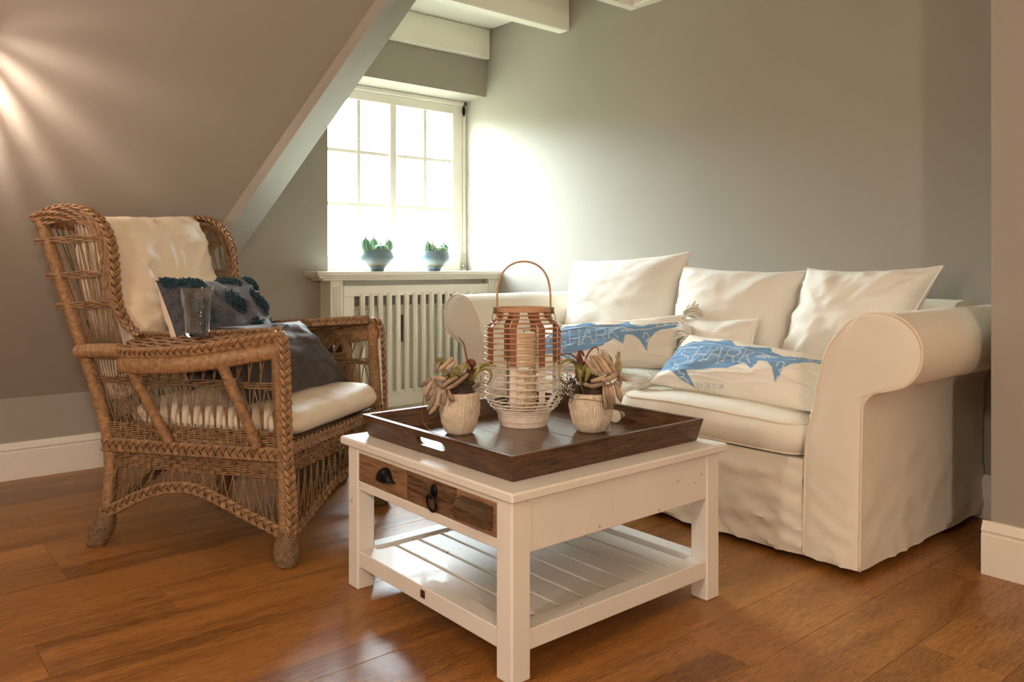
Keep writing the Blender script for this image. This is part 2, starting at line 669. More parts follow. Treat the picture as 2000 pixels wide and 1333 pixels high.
# ------------------------------------------------------------------ setting: shell of the room
XS = 3.205      # sofa wall
YW = 4.107      # window wall
YK = 4.03       # knee wall
ZK = 0.35       # top of knee wall
ZC = 2.46       # ceiling
X0, Y0 = -2.3, -2.8
XN = 2.63       # near wall face at the right
YN = 0.912      # its end


def rafter_xy(z):
    return .928 + .442 * (z - ZK), YK - .700 * (z - ZK)


# floor: slab with single oak planks on it
mb = MB(); mb.box((X0 - .1, Y0 - .1, -.12), (XS + .1, 4.5, -.0165))
floor = struct('floor', mb, M_gap)
PW = 0.19648
plank_mesh = {}


def plank(x0, x1, y0, w):
    L = round(x1 - x0, 3)
    key = (L, round(w, 3))
    if key not in plank_mesh:
        q = MB(); q.box((-L / 2 + .0004, -w / 2 + .0004, -.016), (L / 2 - .0004, w / 2 - .0004, 0), c=.0008)
        plank_mesh[key] = q.mesh('plank', M_floor)
    o = bpy.data.objects.new('plank', plank_mesh[key])
    o.location = ((x0 + x1) / 2 - floor.location[0], y0 + w / 2 - floor.location[1], -floor.location[2])
    o.parent = floor
    col.objects.link(o)


k0 = math.floor((Y0 - .66) / PW)
for k in range(k0, 19):
    ya = .66 + PW * k
    yb = min(ya + PW, 4.4)
    xr = XS
    if k == 8: cuts = [.685]
    elif k == 13: cuts = [.51]
    else: cuts = [random.choice((.35, -.2, 2.35, 1.95, -.6, 2.7))] if k != 3 else [2.75]
    xs = [X0]
    c = cuts[0]
    allc = sorted({round(c + 2.2 * j, 3) for j in (-2, -1, 0, 1, 2)})
    xs += [v for v in allc if X0 + .2 < v < xr - .15] + [xr]
    for a_, b_ in zip(xs[:-1], xs[1:]):
        plank(a_, b_, ya, yb - ya)

# walls
mb = MB(); mb.box((XS, YN - .15, 0), (XS + .12, 4.5, ZC))
struct('wall_back', mb, M_wall)
mb = MB(); mb.box((XN, Y0, 0), (XN + .12, YN, ZC)); mb.box((XN + .12, YN - .12, 0), (XS, YN, ZC))
struct('wall_right', mb, M_wall)
mb = MB()
mb.box((X0 - .12, Y0 - .12, 0), (XN + .12, Y0, ZC))
struct('wall_front', mb, M_wall)
mb = MB(); mb.box((X0 - .12, Y0, 0), (X0, 4.2, ZC))
struct('wall_left', mb, M_wall)
mb = MB(); mb.box((X0, YK, 0), (.935, YK + .12, ZK + .02))
struct('wall_far_left', mb, M_wall)
# window wall with a recess for the window
WX0, WZ0, WZ1 = 2.077, 0.80, 2.029
mb = MB()
mb.box((.9, YW, 0), (WX0, YW + .25, ZC))
mb.box((WX0, YW, 0), (XS, YW + .25, WZ0))
mb.box((WX0, YW, WZ1), (XS, YW + .25, ZC))
struct('wall_far_right', mb, M_wall)
# ceiling
mb = MB(); mb.box((X0 - .12, Y0 - .12, ZC), (XS + .12, 4.5, ZC + .1))
struct('ceiling', mb, M_ceil)
# sloping ceiling (roof plane) up to the flat ceiling
xr0, yr0 = rafter_xy(ZK)
xr1, yr1 = rafter_xy(ZC)
nrm = A([0, math.sin(math.radians(55)), math.cos(math.radians(55))])
P4 = A([(X0, YK, ZK), (xr0, YK, ZK), (xr1, yr1, ZC), (X0, yr1, ZC)])
mb = MB()
mb.add(np.vstack([P4, P4 + nrm * .08]), [(0, 1, 2, 3), (7, 6, 5, 4), (0, 4, 5, 1), (1, 5, 6, 2), (2, 6, 7, 3), (3, 7, 4, 0)])
struct('ceiling_slope', mb, M_wall)
# rafter along the edge of the dormer
d = A([.442, -.700, 1.0])
pa = A([(.928, YK, ZK)], float)[0]
L2 = A([1.699, 2.830, 2.012]); L3 = A([1.973, 3.038, 2.124])


def at_z(p, z):
    return p + d * (z - p[2])


rows = []
for z in (.30, 2.44):
    q1 = at_z(pa, z)
    q2 = at_z(L2, z); q3 = at_z(L3, z)
    rows += [q1, q2, q3, q3 + nrm * .12, q1 + nrm * .12]
mb = MB()
mb.add(rows, [(0, 1, 6, 5), (1, 2, 7, 6), (2, 3, 8, 7), (3, 4, 9, 8), (4, 0, 5, 9), (4, 3, 2, 1, 0), (5, 6, 7, 8, 9)])
struct('trim_1', mb, M_wall)
# dormer cheek above the rafter
c0 = at_z(L3, .4); c1 = at_z(L3, ZC)
mb = MB()
ck = [c0, c1, A([c0[0], c0[1], ZC]), A([.95, YW, .3]), A([.95, YW, ZC])]
mb.add([ck[0], ck[1], ck[2]] + [p + A([-.05, .03, .03]) for p in ck[:3]], [(0, 1, 2), (5, 4, 3), (0, 3, 4, 1), (1, 4, 5, 2), (2, 5, 3, 0)])
mb.add([ck[0], ck[2], ck[4], ck[3]] + [p + A([-.06, 0, 0]) for p in (ck[0], ck[2], ck[4], ck[3])], [(0, 1, 2, 3), (7, 6, 5, 4), (0, 4, 5, 1), (1, 5, 6, 2), (2, 6, 7, 3), (3, 7, 4, 0)])
struct('wall_dormer', mb, M_wall)
# ceiling beams
for y0, y1, zb, xl in ((4.057, YW - .001, 2.267, .95), (3.315, 3.40, 2.281, 1.3)):
    mb = MB(); mb.box((xl, y0, zb), (XS - .001, y1, ZC - .001), c=.008)
    struct('ceiling_beam', mb, M_ceil)
# framed ceiling beam at the top right: border strips round a recessed board
zb = 2.281
mb = MB()
mb.box((1.2, 2.79, zb), (XS - .001, 2.85, ZC - .001), c=.004)
mb.box((3.145, 2.20, zb), (XS - .001, 2.79, ZC - .001), c=.004)
mb.box((1.2, 2.14, zb), (XS - .001, 2.20, ZC - .001), c=.004)
mb.box((1.2, 2.20, zb + .03), (3.145, 2.79, ZC - .001))
struct('ceiling_beam', mb, M_ceil)


# baseboards with a moulded top
def baseboard(name, p0, p1, n, h=.158, t=.022):
    """p0-p1 along the wall foot, n = outward normal"""
    p0 = A(p0, float); p1 = A(p1, float); n = A(n, float)
    prof = [(0, 0), (t, 0), (t, h - .040), (t - .004, h - .036), (t - .002, h - .030), (t + .001, h - .026), (t - .003, h - .018), (t - .010, h - .008), (t - .013, h), (0, h)]
    v = []
    for p in (p0, p1):
        for a_, z in prof:
            v.append((p[0] + n[0] * a_, p[1] + n[1] * a_, z))
    N = len(prof)
    f = [(k, (k + 1) % N, N + (k + 1) % N, N + k) for k in range(N)] + [tuple(range(N))[::-1], tuple(range(N, 2 * N))]
    mb = MB(); mb.add(v, f)
    return struct(name, mb, M_white)


baseboard('baseboard_left', (X0, YK), (.937, YK), (0, -1))
baseboard('baseboard_back', (XS, YN), (XS, 3.97), (-1, 0))
baseboard('baseboard_right', (XN, Y0), (XN, YN + .02), (-1, 0))
baseboard('baseboard_far', (.937, YW), (2.03, YW), (0, -1))

# ------------------------------------------------------------------ window
win = thing('window_1', 'white twelve-pane casement window above the radiator cover', None, (2.638, 4.33, .90))
win['kind'] = 'structure'
YF = 4.33
fx0, fx1, fz0, fz1 = 2.077, 3.2, .86, 2.028
gx = [2.165, 2.388, 2.414, 2.614, 2.663, 2.873, 2.899, 3.100]
gz = [.985, 1.287, 1.311, 1.609, 1.633, 1.938]
mb = MB()
mb.box((fx0, YF + .012, fz0), (gx[0], YF + .07, fz1), c=.004)
mb.box((gx[7], YF, fz0), (3.182, YF + .07, fz1 - .03), c=.004)
mb.box((gx[0], YF, gz[5]), (gx[7], YF + .07, fz1 - .03), c=.004)
mb.box((gx[0], YF, fz0), (gx[7], YF + .07, gz[0]), c=.004)
obj('window_frame', mb, M_white, win)
mb = MB(); mb.box((fx0, YF - .012, fz1 - .03), (XS, YF + .07, fz1), c=.003)
mb.box((3.184, YF - .012, fz0), (XS, YF + .07, fz1), c=.003)
obj('outer_frame', mb, M_white, win)
mb = MB(); mb.box((gx[3], YF - .004, gz[0]), (gx[4], YF + .05, gz[5]), c=.004)
obj('meeting_stile', mb, M_white, win)
for a_, b_ in ((gx[1], gx[2]), (gx[5], gx[6])):
    mb = MB(); mb.box((a_, YF + .006, gz[0]), (b_, YF + .045, gz[5]), c=.003)
    obj('mullion', mb, M_white, win)
for a_, b_ in ((gz[1], gz[2]), (gz[3], gz[4])):
    for xa, xb in ((gx[0], gx[3]), (gx[4], gx[7])):
        mb = MB(); mb.box((xa, YF + .008, a_), (xb, YF + .043, b_), c=.003)
        obj('glazing_bar', mb, M_white, win)
for xa, xb in ((gx[0], gx[1]), (gx[2], gx[3]), (gx[4], gx[5]), (gx[6], gx[7])):
    for za, zb_ in ((gz[0], gz[1]), (gz[2], gz[3]), (gz[4], gz[5])):
        mb = MB(); mb.box((xa - .003, YF + .024, za - .003), (xb + .003, YF + .028, zb_ + .003))
        obj('pane', mb, M_pane, win)
mb = MB(); mb.tube([(3.183, YF - .012, 1.93), (3.183, YF - .012, 2.0)], .006, 8); mb.box((3.172, YF - .016, 1.945), (3.194, YF - .006, 1.985), c=.002)
obj('hinge', mb, M_iron, win, smooth=True)
mb = MB(); mb.tube([(3.176, YF - .014, .93), (3.176, YF - .014, 1.01)], .008, 8); mb.ball((3.176, YF - .018, .925), (.014, .014, .016))
obj('hinge', mb, M_metal, win, smooth=True)
mb = MB(); mb.box((fx0, YW + .001, .80), (XS - .001, YF + .07, .893))
obj('window_sill', mb, M_white, win)

# ------------------------------------------------------------------ radiator and its cover
YC = 3.98
cov = thing('radiator_cover', 'cream wooden radiator cover with slatted front under the window', 'radiator cover', (2.61, 4.04, 0))
mb = MB()
mb.box((1.935, 3.945, .868), (XS - .002, YW, .893), c=.004)
mb.box((1.950, 3.955, .856), (XS - .002, YW, .868), c=.003)
mb.box((1.975, 3.965, .842), (XS - .002, YW, .856), c=.004)
obj('shelf', mb, M_cream, cov)
mb = MB(); mb.box((2.032, YC + .02, .0), (2.052, YW, .842)); obj('side_panel', mb, M_cream, cov)
mb = MB(); mb.box((3.178, YC + .02, .0), (3.198, YW, .842)); obj('side_panel', mb, M_cream, cov)
for xa, xb in ((2.03, 2.106), (3.132, 3.203)):
    mb = MB()
    mb.box((xa, YC + .008, .0), (xb, YC + .03, .842))
    w = xb - xa
    mb.box((xa, YC, .0), (xa + .014, YC + .010, .842), c=.002)
    mb.box((xb - .014, YC, .0), (xb, YC + .010, .842), c=.002)
    for k in range(4):
        xc = xa + .014 + (w - .028) * (k + .5) / 4
        mb.box((xc - .0035, YC + .001, .08), (xc + .0035, YC + .010, .81), c=.0015)
    obj('pilaster', mb, M_cream, cov)
mb = MB()
mb.box((2.110, YC + .004, .752), (3.130, YC + .024, .812), c=.003)
mb.box((2.110, YC + .004, .105), (3.130, YC + .024, .200), c=.003)
mb.box((2.110, YC + .004, .200), (2.178, YC + .024, .752), c=.002)
mb.box((3.062, YC + .004, .200), (3.130, YC + .024, .752), c=.002)
obj('front_frame', mb, M_cream, cov)
mb = MB(); mb.box((2.106, YC + .035, 0), (3.132, YC + .05, .105))
obj('plinth', mb, M_cream, cov)
q = MB()
q.box((-.0145, -.010, .185), (.0145, .010, .768), c=.002)
q.box((-.007, -.014, .185), (.007, -.008, .768), c=.002)
sm = q.mesh('slat', M_cream); fix_normals(sm)
for k in range(15):
    o = bpy.data.objects.new('slat', sm)
    o.parent = cov
    o.location = (2.2275 + .0585 * k - 2.61, YC + .006 - 4.04, 0)
    col.objects.link(o)
rad = thing('radiator', 'pale panel radiator seen through the slats of its cover', 'radiator', (2.61, 4.07, .13))
mb = MB(); mb.box((2.15, 4.052, .15), (3.08, 4.095, .690), c=.008)
mb.box((2.15, 4.046, .67), (3.08, 4.10, .694), c=.004)
for k in range(18):
    xx = 2.19 + k * .05
    mb.box((xx, 4.047, .18), (xx + .03, 4.055, .66), c=.003)
obj('panel', mb, M_rad, rad)
mb = MB(); mb.box((2.515, 4.030, .475), (2.545, 4.047, .635), c=.004)
obj('heat_meter', mb, M_meter, rad)
for xx in (2.25, 2.98):
    mb = MB(); mb.box((xx, 4.055, 0), (xx + .03, 4.09, .16)); obj('foot', mb, M_rad, rad)


# ------------------------------------------------------------------ cactus planters on the sill
def planter(cx, cy, label, cacti):
    z0 = .893
    th = thing('cactus_planter', label, 'planter', (cx, cy, z0), group='cactus planters on the window sill')
    prof = [(.001, 0), (.038, 0), (.041, .004), (.046, .018), (.066, .032), (.084, .052), (.0935, .074), (.094, .092), (.090, .108), (.085, .122), (.080, .123), (.078, .112), (.001, .108)]

    def flute(r, z, a):
        return r + (.0012 * math.cos(36 * a) if .03 < z < .12 and r > .03 else 0)
    mb = MB(); mb.lathe(prof, 108, (cx, cy, z0), flute, close=False)
    obj('bowl', mb, M_glaze, th, smooth=True)
    mb = MB()
    for k in range(170):
        a = random.uniform(0, 6.28); r = .08 * math.sqrt(random.random()); b_ = random.uniform(0, 6.28)
        p = A([cx + r * math.cos(a), cy + r * math.sin(a), z0 + .114 + random.uniform(0, .012)])
        dd = A([math.cos(b_), math.sin(b_), random.uniform(-.25, .5)]) * random.uniform(.012, .03)
        mb.tube([p - dd * .5, p + A([0, 0, .006]), p + dd * .5], .0011, 3)
    obj('straw', mb, M_straw, th, kind='stuff')
    for (dx, dy, rr, hh, lean) in cacti:
        mb = MB()
        base = A([cx + dx, cy + dy, z0 + .108])

        def rib(p):
            a = math.atan2(p[1], p[0])
            return 1.0 + .10 * math.cos(9 * a) * math.sin(math.acos(max(-1, min(1, p[2]))))
        tl = A([[1, 0, lean[0]], [0, 1, lean[1]], [0, 0, 1]])
        mb.ball(base + A([lean[0], lean[1], 1]) * hh * .45, (rr, rr, hh * .56), 36, 12, M=tl, fn=rib)
        o = obj('cactus', mb, M_cactus, th, smooth='all')
        mb = MB()
        top = base + A([lean[0], lean[1], 1]) * hh
        for k in range(9):
            a = 2 * math.pi * k / 9
            for j in range(5):
                t_ = .25 + .15 * j
                s_ = math.sin(math.acos(max(-1, min(1, 2 * t_ - 1)))) * rr * 1.1
                c_ = base + A([lean[0], lean[1], 1]) * hh * (t_ * 1.06 - .06) + A([math.cos(a), math.sin(a), 0]) * s_
                for q_ in range(3):
                    dv = A([math.cos(a) + random.uniform(-.7, .7), math.sin(a) + random.uniform(-.7, .7), random.uniform(-.4, .9)]) * .006
                    mb.tube([c_ - dv * .2, c_ + dv], .0007, 3)
        obj('spines', mb, M_spine, o, kind='stuff')
        mb = MB(); mb.ball(top + A([0, 0, .004]), (.005, .005, .009), 8, 6)
        obj('flower', mb, M_flower, o, smooth='all')


planter(2.367, 4.06, 'blue-grey cactus bowl on the sill with three tall spread cacti round a round one',
        [(-.070, -.015, .026, .078, (-.18, 0)), (.003, .045, .026, .082, (0, 0)), (.064, -.006, .025, .072, (.14, 0)), (.0, -.040, .036, .046, (0, 0)), (-.052, .030, .018, .06, (-.2, 0))])
planter(2.765, 4.06, 'blue-grey cactus bowl on the sill beside the window hinge, low crowded cacti',
        [(-.056, -.022, .022, .066, (-.06, 0)), (-.022, .042, .022, .068, (0, 0)), (.062, -.01, .027, .058, (.1, 0)), (.022, -.045, .031, .040, (0, 0)), (.022, .05, .014, .062, (0, 0)), (-.025, -.05, .020, .036, (0, 0))])

# ------------------------------------------------------------------ coffee table
tb = thing('coffee_table', 'white painted wooden coffee table with three drawers and slatted shelf', 'table', (1.49, 1.705, 0))
tx0, tx1, ty0, ty1 = 1.103, 1.889, 1.321, 2.104
lx0, lx1, ly0, ly1 = 1.113, 1.866, 1.334, 2.073
LW = .056
mb = MB()
mb.box((tx0, ty0, .404), (tx1, ty1, .427), c=.004)
obj('tabletop', mb, M_table, tb)
for xa in (lx0, lx1 - LW):
    for ya in (ly0, ly1 - LW):
        mb = MB(); mb.box((xa, ya, 0), (xa + LW, ya + LW, .404), c=.004)
        obj('leg', mb, M_table, tb)
# aprons
mb = MB(); mb.box((lx0 + LW, ly0 + .003, .282), (lx1 - LW, ly0 + .026, .404), c=.002); obj('apron', mb, M_table, tb)
mb = MB(); mb.box((lx0 + LW, ly1 - .026, .282), (lx1 - LW, ly1 - .003, .404), c=.002); obj('apron', mb, M_table, tb)
mb = MB(); mb.box((lx1 - .026, ly0 + LW, .282), (lx1 - .003, ly1 - LW, .404), c=.002); obj('apron', mb, M_table, tb)
mb = MB(); mb.box((lx0 + .002, ly0 + LW, .287), (lx0 + .03, ly1 - LW, .311), c=.002); obj('drawer_rail', mb, M_table, tb)
mb = MB(); mb.box((lx0 + .002, ly0 + LW, .391), (lx0 + .03, ly1 - LW, .404), c=.001); obj('drawer_rail', mb, M_table, tb)
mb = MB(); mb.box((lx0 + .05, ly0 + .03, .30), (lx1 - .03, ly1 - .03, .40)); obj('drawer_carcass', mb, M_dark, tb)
# drawers
ds = [(1.764, 2.0165), (1.5445, 1.763), (1.3905, 1.5435)]
dl = []
for k, (a_, b_) in enumerate(ds):
    a2 = 1.391 if k == 2 else a_
    mb = MB(); mb.box((lx0 + .003 + (0, .001, -.001)[k], a2 + .001, .312), (lx0 + .055, b_ - .001, .3905), c=.0015)
    dl.append(obj('drawer', mb, M_drawer, tb))
# cup pull
mb = MB()
cx_, cy_, cz_ = lx0 + .003, 1.862, .345
G = []
for i in range(9):
    th_ = math.pi / 2 * i / 8
    row = []
    for k in range(17):
        ph = math.pi * k / 16
        row.append((cx_ - .024 * math.cos(th_) * abs(math.sin(ph)) ** .8 - .001, cy_ + .040 * math.cos(ph) * (1 - .0 * th_) * math.cos(th_ * .55), cz_ + .034 * math.sin(th_) * math.sin(ph) ** .6 if 0 < k < 16 else cz_))
    G.append(row)
mb.grid(G)
mb.box((cx_ - .003, cy_ - .042, cz_ - .003), (cx_ + .001, cy_ + .042, cz_ + .003), c=.001)
obj('cup_pull', mb, M_iron, dl[0], label='black iron cup-shaped pull', smooth='all')
# ring pull
mb = MB()
cy_ = 1.6365
mb.ball((lx0 + .001, cy_, .365), (.006, .013, .017), 14, 10)
mb.tube([(lx0 + .002, cy_, .352), (lx0 - .012, cy_, .352)], .005, 8)
a = np.linspace(0, 2 * math.pi, 33)[:-1]
mb.tube(np.stack([np.full(32, lx0 - .006) - .003 * np.cos(a), cy_ + .019 * np.sin(a), .342 + .021 * np.cos(a) - .006], 1), .0032, 8, closed=True, up=(1, 0, 0))
obj('ring_pull', mb, M_iron, dl[1], label='black iron ring pull', smooth='all')
# wooden grip
mb = MB()
pr = [(lx0 + .004, .333), (lx0 - .024, .333), (lx0 - .026, .360), (lx0 - .018, .376), (lx0 + .004, .380)]
mb.prism(pr, 1, 1.402, 1.518, 6, disp=lambda p: p + A([nz(p, 60) * .0015, 0, nz(p, 50, 3) * .0015]))
obj('block_grip', mb, M_grip, dl[2], label='dark wooden block grip')
# lower shelf
mb = MB(); mb.box((lx0 + .004, ly0 + LW, .066), (lx0 + .055, ly1 - LW, .111), c=.002); obj('shelf_rail', mb, M_table, tb)
mb = MB(); mb.box((lx1 - .055, ly0 + LW, .066), (lx1 - .004, ly1 - LW, .111), c=.002); obj('shelf_rail', mb, M_table, tb)
mb = MB(); mb.box((lx0 + LW, ly0 + .004, .064), (lx1 - LW, ly0 + .052, .111), c=.002); obj('shelf_rail', mb, M_table, tb)
mb = MB(); mb.box((lx0 + LW, ly1 - .052, .064), (lx1 - LW, ly1 - .004, .111), c=.002); obj('shelf_rail', mb, M_table, tb)
edges = [1.170, 1.236, 1.315, 1.396, 1.476, 1.555, 1.635, 1.717, 1.796]
for a_, b_ in zip(edges[:-1], edges[1:]):
    mb = MB(); mb.box((a_ + .0045, ly0 + .050, .080), (b_ - .0045, ly1 - .050, .103), c=.002)
    obj('shelf_slat', mb, M_table, tb)
mb = MB(); mb.box((lx0 + .002, 1.680, .082), (lx0 + .0055, 1.699, .102), c=.001)
o = obj('maker_plate', mb, M_plate, tb, label='small bronze plate on the shelf rail')


def font(name, text, size, loc, rot, mat, parent=None, ext=.0003, align='CENTER'):
    cu = bpy.data.curves.new(name, 'FONT')
    cu.body = text; cu.size = size; cu.extrude = ext; cu.align_x = align; cu.align_y = 'CENTER'
    o = bpy.data.objects.new(name, cu); col.objects.link(o)
    dg = bpy.context.evaluated_depsgraph_get()
    me = bpy.data.meshes.new_from_object(o.evaluated_get(dg))
    bpy.data.objects.remove(o)
    me.name = name
    me.materials.clear(); me.materials.append(mat)
    o = bpy.data.objects.new(name, me); col.objects.link(o)
    o.rotation_euler = rot
    o.location = A(loc) - (wbase(parent) if parent else 0)
    o.parent = parent
    return o


# ------------------------------------------------------------------ tray
tr_ = thing('serving_tray', 'dark brown wooden serving tray with flared sides on the coffee table', 'tray', (1.505, 1.721, .428))
bx0, bx1, by0, by1 = 1.166, 1.844, 1.395, 2.047
zb0, zt0, fl, th_ = .428, .490, .014, .013
nb = 5
for k in range(nb):
    ya = bx0 + .006 + (bx1 - bx0 - .012) * k / nb
    yb = bx0 + .006 + (bx1 - bx0 - .012) * (k + 1) / nb
    mb = MB(); mb.box((ya + .0006, by0 + .006, zb0), (yb - .0006, by1 - .006, zb0 + .010 + (.0004 if k % 2 else 0)), c=.0008)
    obj('base_board', mb, M_traybase, tr_)


def tray_side(pb0, pb1, n, hole=False):
    """wall from bottom edge pb0-pb1 (outer), flaring outwards along n; optional hand slot"""
    pb0 = A(pb0, float); pb1 = A(pb1, float); n = A(n, float)
    dirv = (pb1 - pb0) / np.linalg.norm(pb1 - pb0)
    L = np.linalg.norm(pb1 - pb0)
    H = zt0 - zb0

    def pt(s, z, inner):
        # s in 0..1 along, z in 0..1 up; the ends flare too
        e = (s - .5) * 2 * fl * z
        p = pb0 + dirv * (s * L + e) + n * (fl * z - (th_ if inner else 0))
        if inner:
            p = p + dirv * (.5 - s) * 2 * th_ * .999
        return A([p[0], p[1], zb0 + z * H])
    mb = MB()
    if not hole:
        v = [pt(s, z, i) for i in (0, 1) for s in (0, 1) for z in (0, 1)]
        mb.add(v, [(0, 2, 3, 1), (4, 5, 7, 6), (1, 3, 7, 5), (0, 4, 6, 2), (0, 1, 5, 4), (2, 6, 7, 3)])
    else:
        s0, s1 = .405, .605
        m = 10
        za, zc_ = .36, .72
        rim = []
        for k in range(m + 1):
            a = math.pi / 2 + math.pi * k / m
            rim.append((s0 + .03 + .03 * math.cos(a), (za + zc_) / 2 + (zc_ - za) / 2 * math.sin(a)))
        for k in range(m + 1):
            a = -math.pi / 2 + math.pi * k / m
            rim.append((s1 - .03 + .03 * math.cos(a), (za + zc_) / 2 + (zc_ - za) / 2 * math.sin(a)))
        out = []
        for s_, z_ in rim:
            dx, dz = s_ - (s0 + s1) / 2, z_ - (za + zc_) / 2
            kx = (.5 * (s1 - s0) + .02) / max(abs(dx), 1e-6)
            k_ = min(kx, (.5 if dz > 0 else .54) / max(abs(dz), 1e-6))
            out.append((min(max((s0 + s1) / 2 + dx * k_, s0 - .02), s1 + .02), 0 if dz < 0 and k_ * abs(dz) > .5 else (1 if dz > 0 and k_ * abs(dz) > .46 else (za + zc_) / 2 + dz * k_)))
        # simpler: three blocks round the slot plus curved ends
        def block(sa, sb, z0, z1):
            v = [pt(s, z, i) for i in (0, 1) for s in (sa, sb) for z in (z0, z1)]
            mb.add(v, [(0, 2, 3, 1), (4, 5, 7, 6), (1, 3, 7, 5), (0, 4, 6, 2), (0, 1, 5, 4), (2, 6, 7, 3)])
        block(0, s0, 0, 1); block(s1, 1, 0, 1); block(s0, s1, 0, za); block(s0, s1, zc_, 1)
        for sgn, se in ((1, s0), (-1, s1)):
            for up in (0, 1):
                zc1 = zc_ if up else za
                zm = (za + zc_) / 2
                poly = [(se, zc1)]
                for k in range(7):
                    a = math.pi / 2 * k / 6
                    poly.append((se + sgn * .035 * (1 - math.sin(a)) , zm + (zc1 - zm) * math.cos(a) if False else zm + (zc1 - zm) * math.sin(math.pi / 2 - a) ))
                # corner fillet: region between the square corner and a quarter ellipse
                poly = [(se, zc1)] + [(se + sgn * .035 * (1 - math.cos(a)), zm + (zc1 - zm) * math.sin(a)) for a in np.linspace(0, math.pi / 2, 7)]
                N = len(poly)
                v = [pt(s, z, 0) for s, z in poly] + [pt(s, z, 1) for s, z in poly]
                f = [tuple(range(N)), tuple(range(N, 2 * N))[::-1]] + [(k, (k + 1) % N, N + (k + 1) % N, N + k) for k in range(N)]
                mb.add(v, f)
    return obj('tray_side', mb, M_tray if abs(n[0]) > .5 else M_tray2, tr_)


tray_side((bx0, by1), (bx0, by0), (-1, 0), True)
tray_side((bx1, by0), (bx1, by1), (1, 0), True)
tray_side((bx0, by0), (bx1, by0), (0, -1))
tray_side((bx1, by1), (bx0, by1), (0, 1))
ZT = .4386   # top of the tray base


# ------------------------------------------------------------------ pillows and cushions
def pillow_surface(TL, TR, BR, BL, t, nu, nv, pinch=.07, seed=0.0, wr=.006, side=1, nrm_ref=None, p=2.4, ex=.5, sag=0.0):
    TL, TR, BR, BL = [A(q, float) for q in (TL, TR, BR, BL)]
    N = np.cross(TR - BL, TL - BR)
    N /= np.linalg.norm(N)
    if nrm_ref is not None and N @ A(nrm_ref) < 0:
        N = -N
    size = np.linalg.norm(TR - BL)
    G = np.zeros((nv + 1, nu + 1, 3))
    for j in range(nv + 1):
        v = -1 + 2 * j / nv
        v = math.sin(v * math.pi / 2) * .5 + v * .5
        for i in range(nu + 1):
            u = -1 + 2 * i / nu
            u = math.sin(u * math.pi / 2) * .5 + u * .5
            x = u * (1 - pinch * (1 - v * v) * u * u)
            y = v * (1 - pinch * (1 - u * u) * v * v)
            s, r = (x + 1) / 2, (y + 1) / 2
            P = BL * (1 - s) * (1 - r) + BR * s * (1 - r) + TR * s * r + TL * (1 - s) * r
            h = (max(0, 1 - abs(u) ** p) ** ex) * (max(0, 1 - abs(v) ** p) ** ex)
            q = P / size
            w = 0
            if wr:
                edge = max(abs(u), abs(v))
                ang = math.atan2(v, u)
                rad_ = math.hypot(u, v)
                w1 = noise.noise(Vector((ang * 4.2 + seed, rad_ * 1.1, seed * .37)))
                w2 = noise.noise(Vector((u * 2.3 + seed, v * 2.3, seed)))
                w3 = 1 - abs(noise.noise(Vector((u * 2.2 + v * 1.4 + seed * 2, v * 5.0 - u * 1.0, seed * 1.7)))) * 2
                w = wr * (1.6 * w1 * rad_ + 1.5 * w2 + .9 * max(0, w3) ** 3) * min(1, h * 2.2)
            G[j, i] = P + N * side * (t / 2 * h + w) + A([0, 0, -sag * (1 - u * u) * max(0, v) ** 2])
    return G


def pillow(name, label, cat, corners, t, mat, front, nu=52, nv=40, pinch=.07, seed=1.0, wr=.006, group=None, piping=None, backmat=None, backt=None, p=2.4, ex=.5, part='cover', sag=0.0):
    c = np.mean(A(corners, float), 0)
    zmin = min(q[2] for q in corners)
    th = thing(name, label, cat, (c[0], c[1], zmin), group=group)
    Gf = pillow_surface(*corners, t, nu, nv, pinch, seed, wr, 1, front, p, ex, sag)
    Gb = pillow_surface(*corners, backt or t, nu, nv, pinch, seed + 9, wr * .5, -1, front, p, ex, sag)
    if backmat is None:
        mb = MB(); mb.grid(Gf); mb.grid(Gb, flip=True)
        o = obj(part, mb, mat, th, smooth='all')
    else:
        mb = MB(); mb.grid(Gf); o = obj('front_cover', mb, mat, th, smooth='all', normals=False)
        mb = MB(); mb.grid(Gb, flip=True); obj('back_cover', mb, backmat, th, smooth='all', normals=False)
    if piping is not None:
        E = np.concatenate([Gf[0, :-1], Gf[:-1, -1], Gf[-1, :0:-1], Gf[:0:-1, 0]])
        mb = MB(); mb.tube(E, .0038, 6, closed=True)
        obj('piping', mb, piping, th, smooth='all')
    return th, o, Gf, Gb


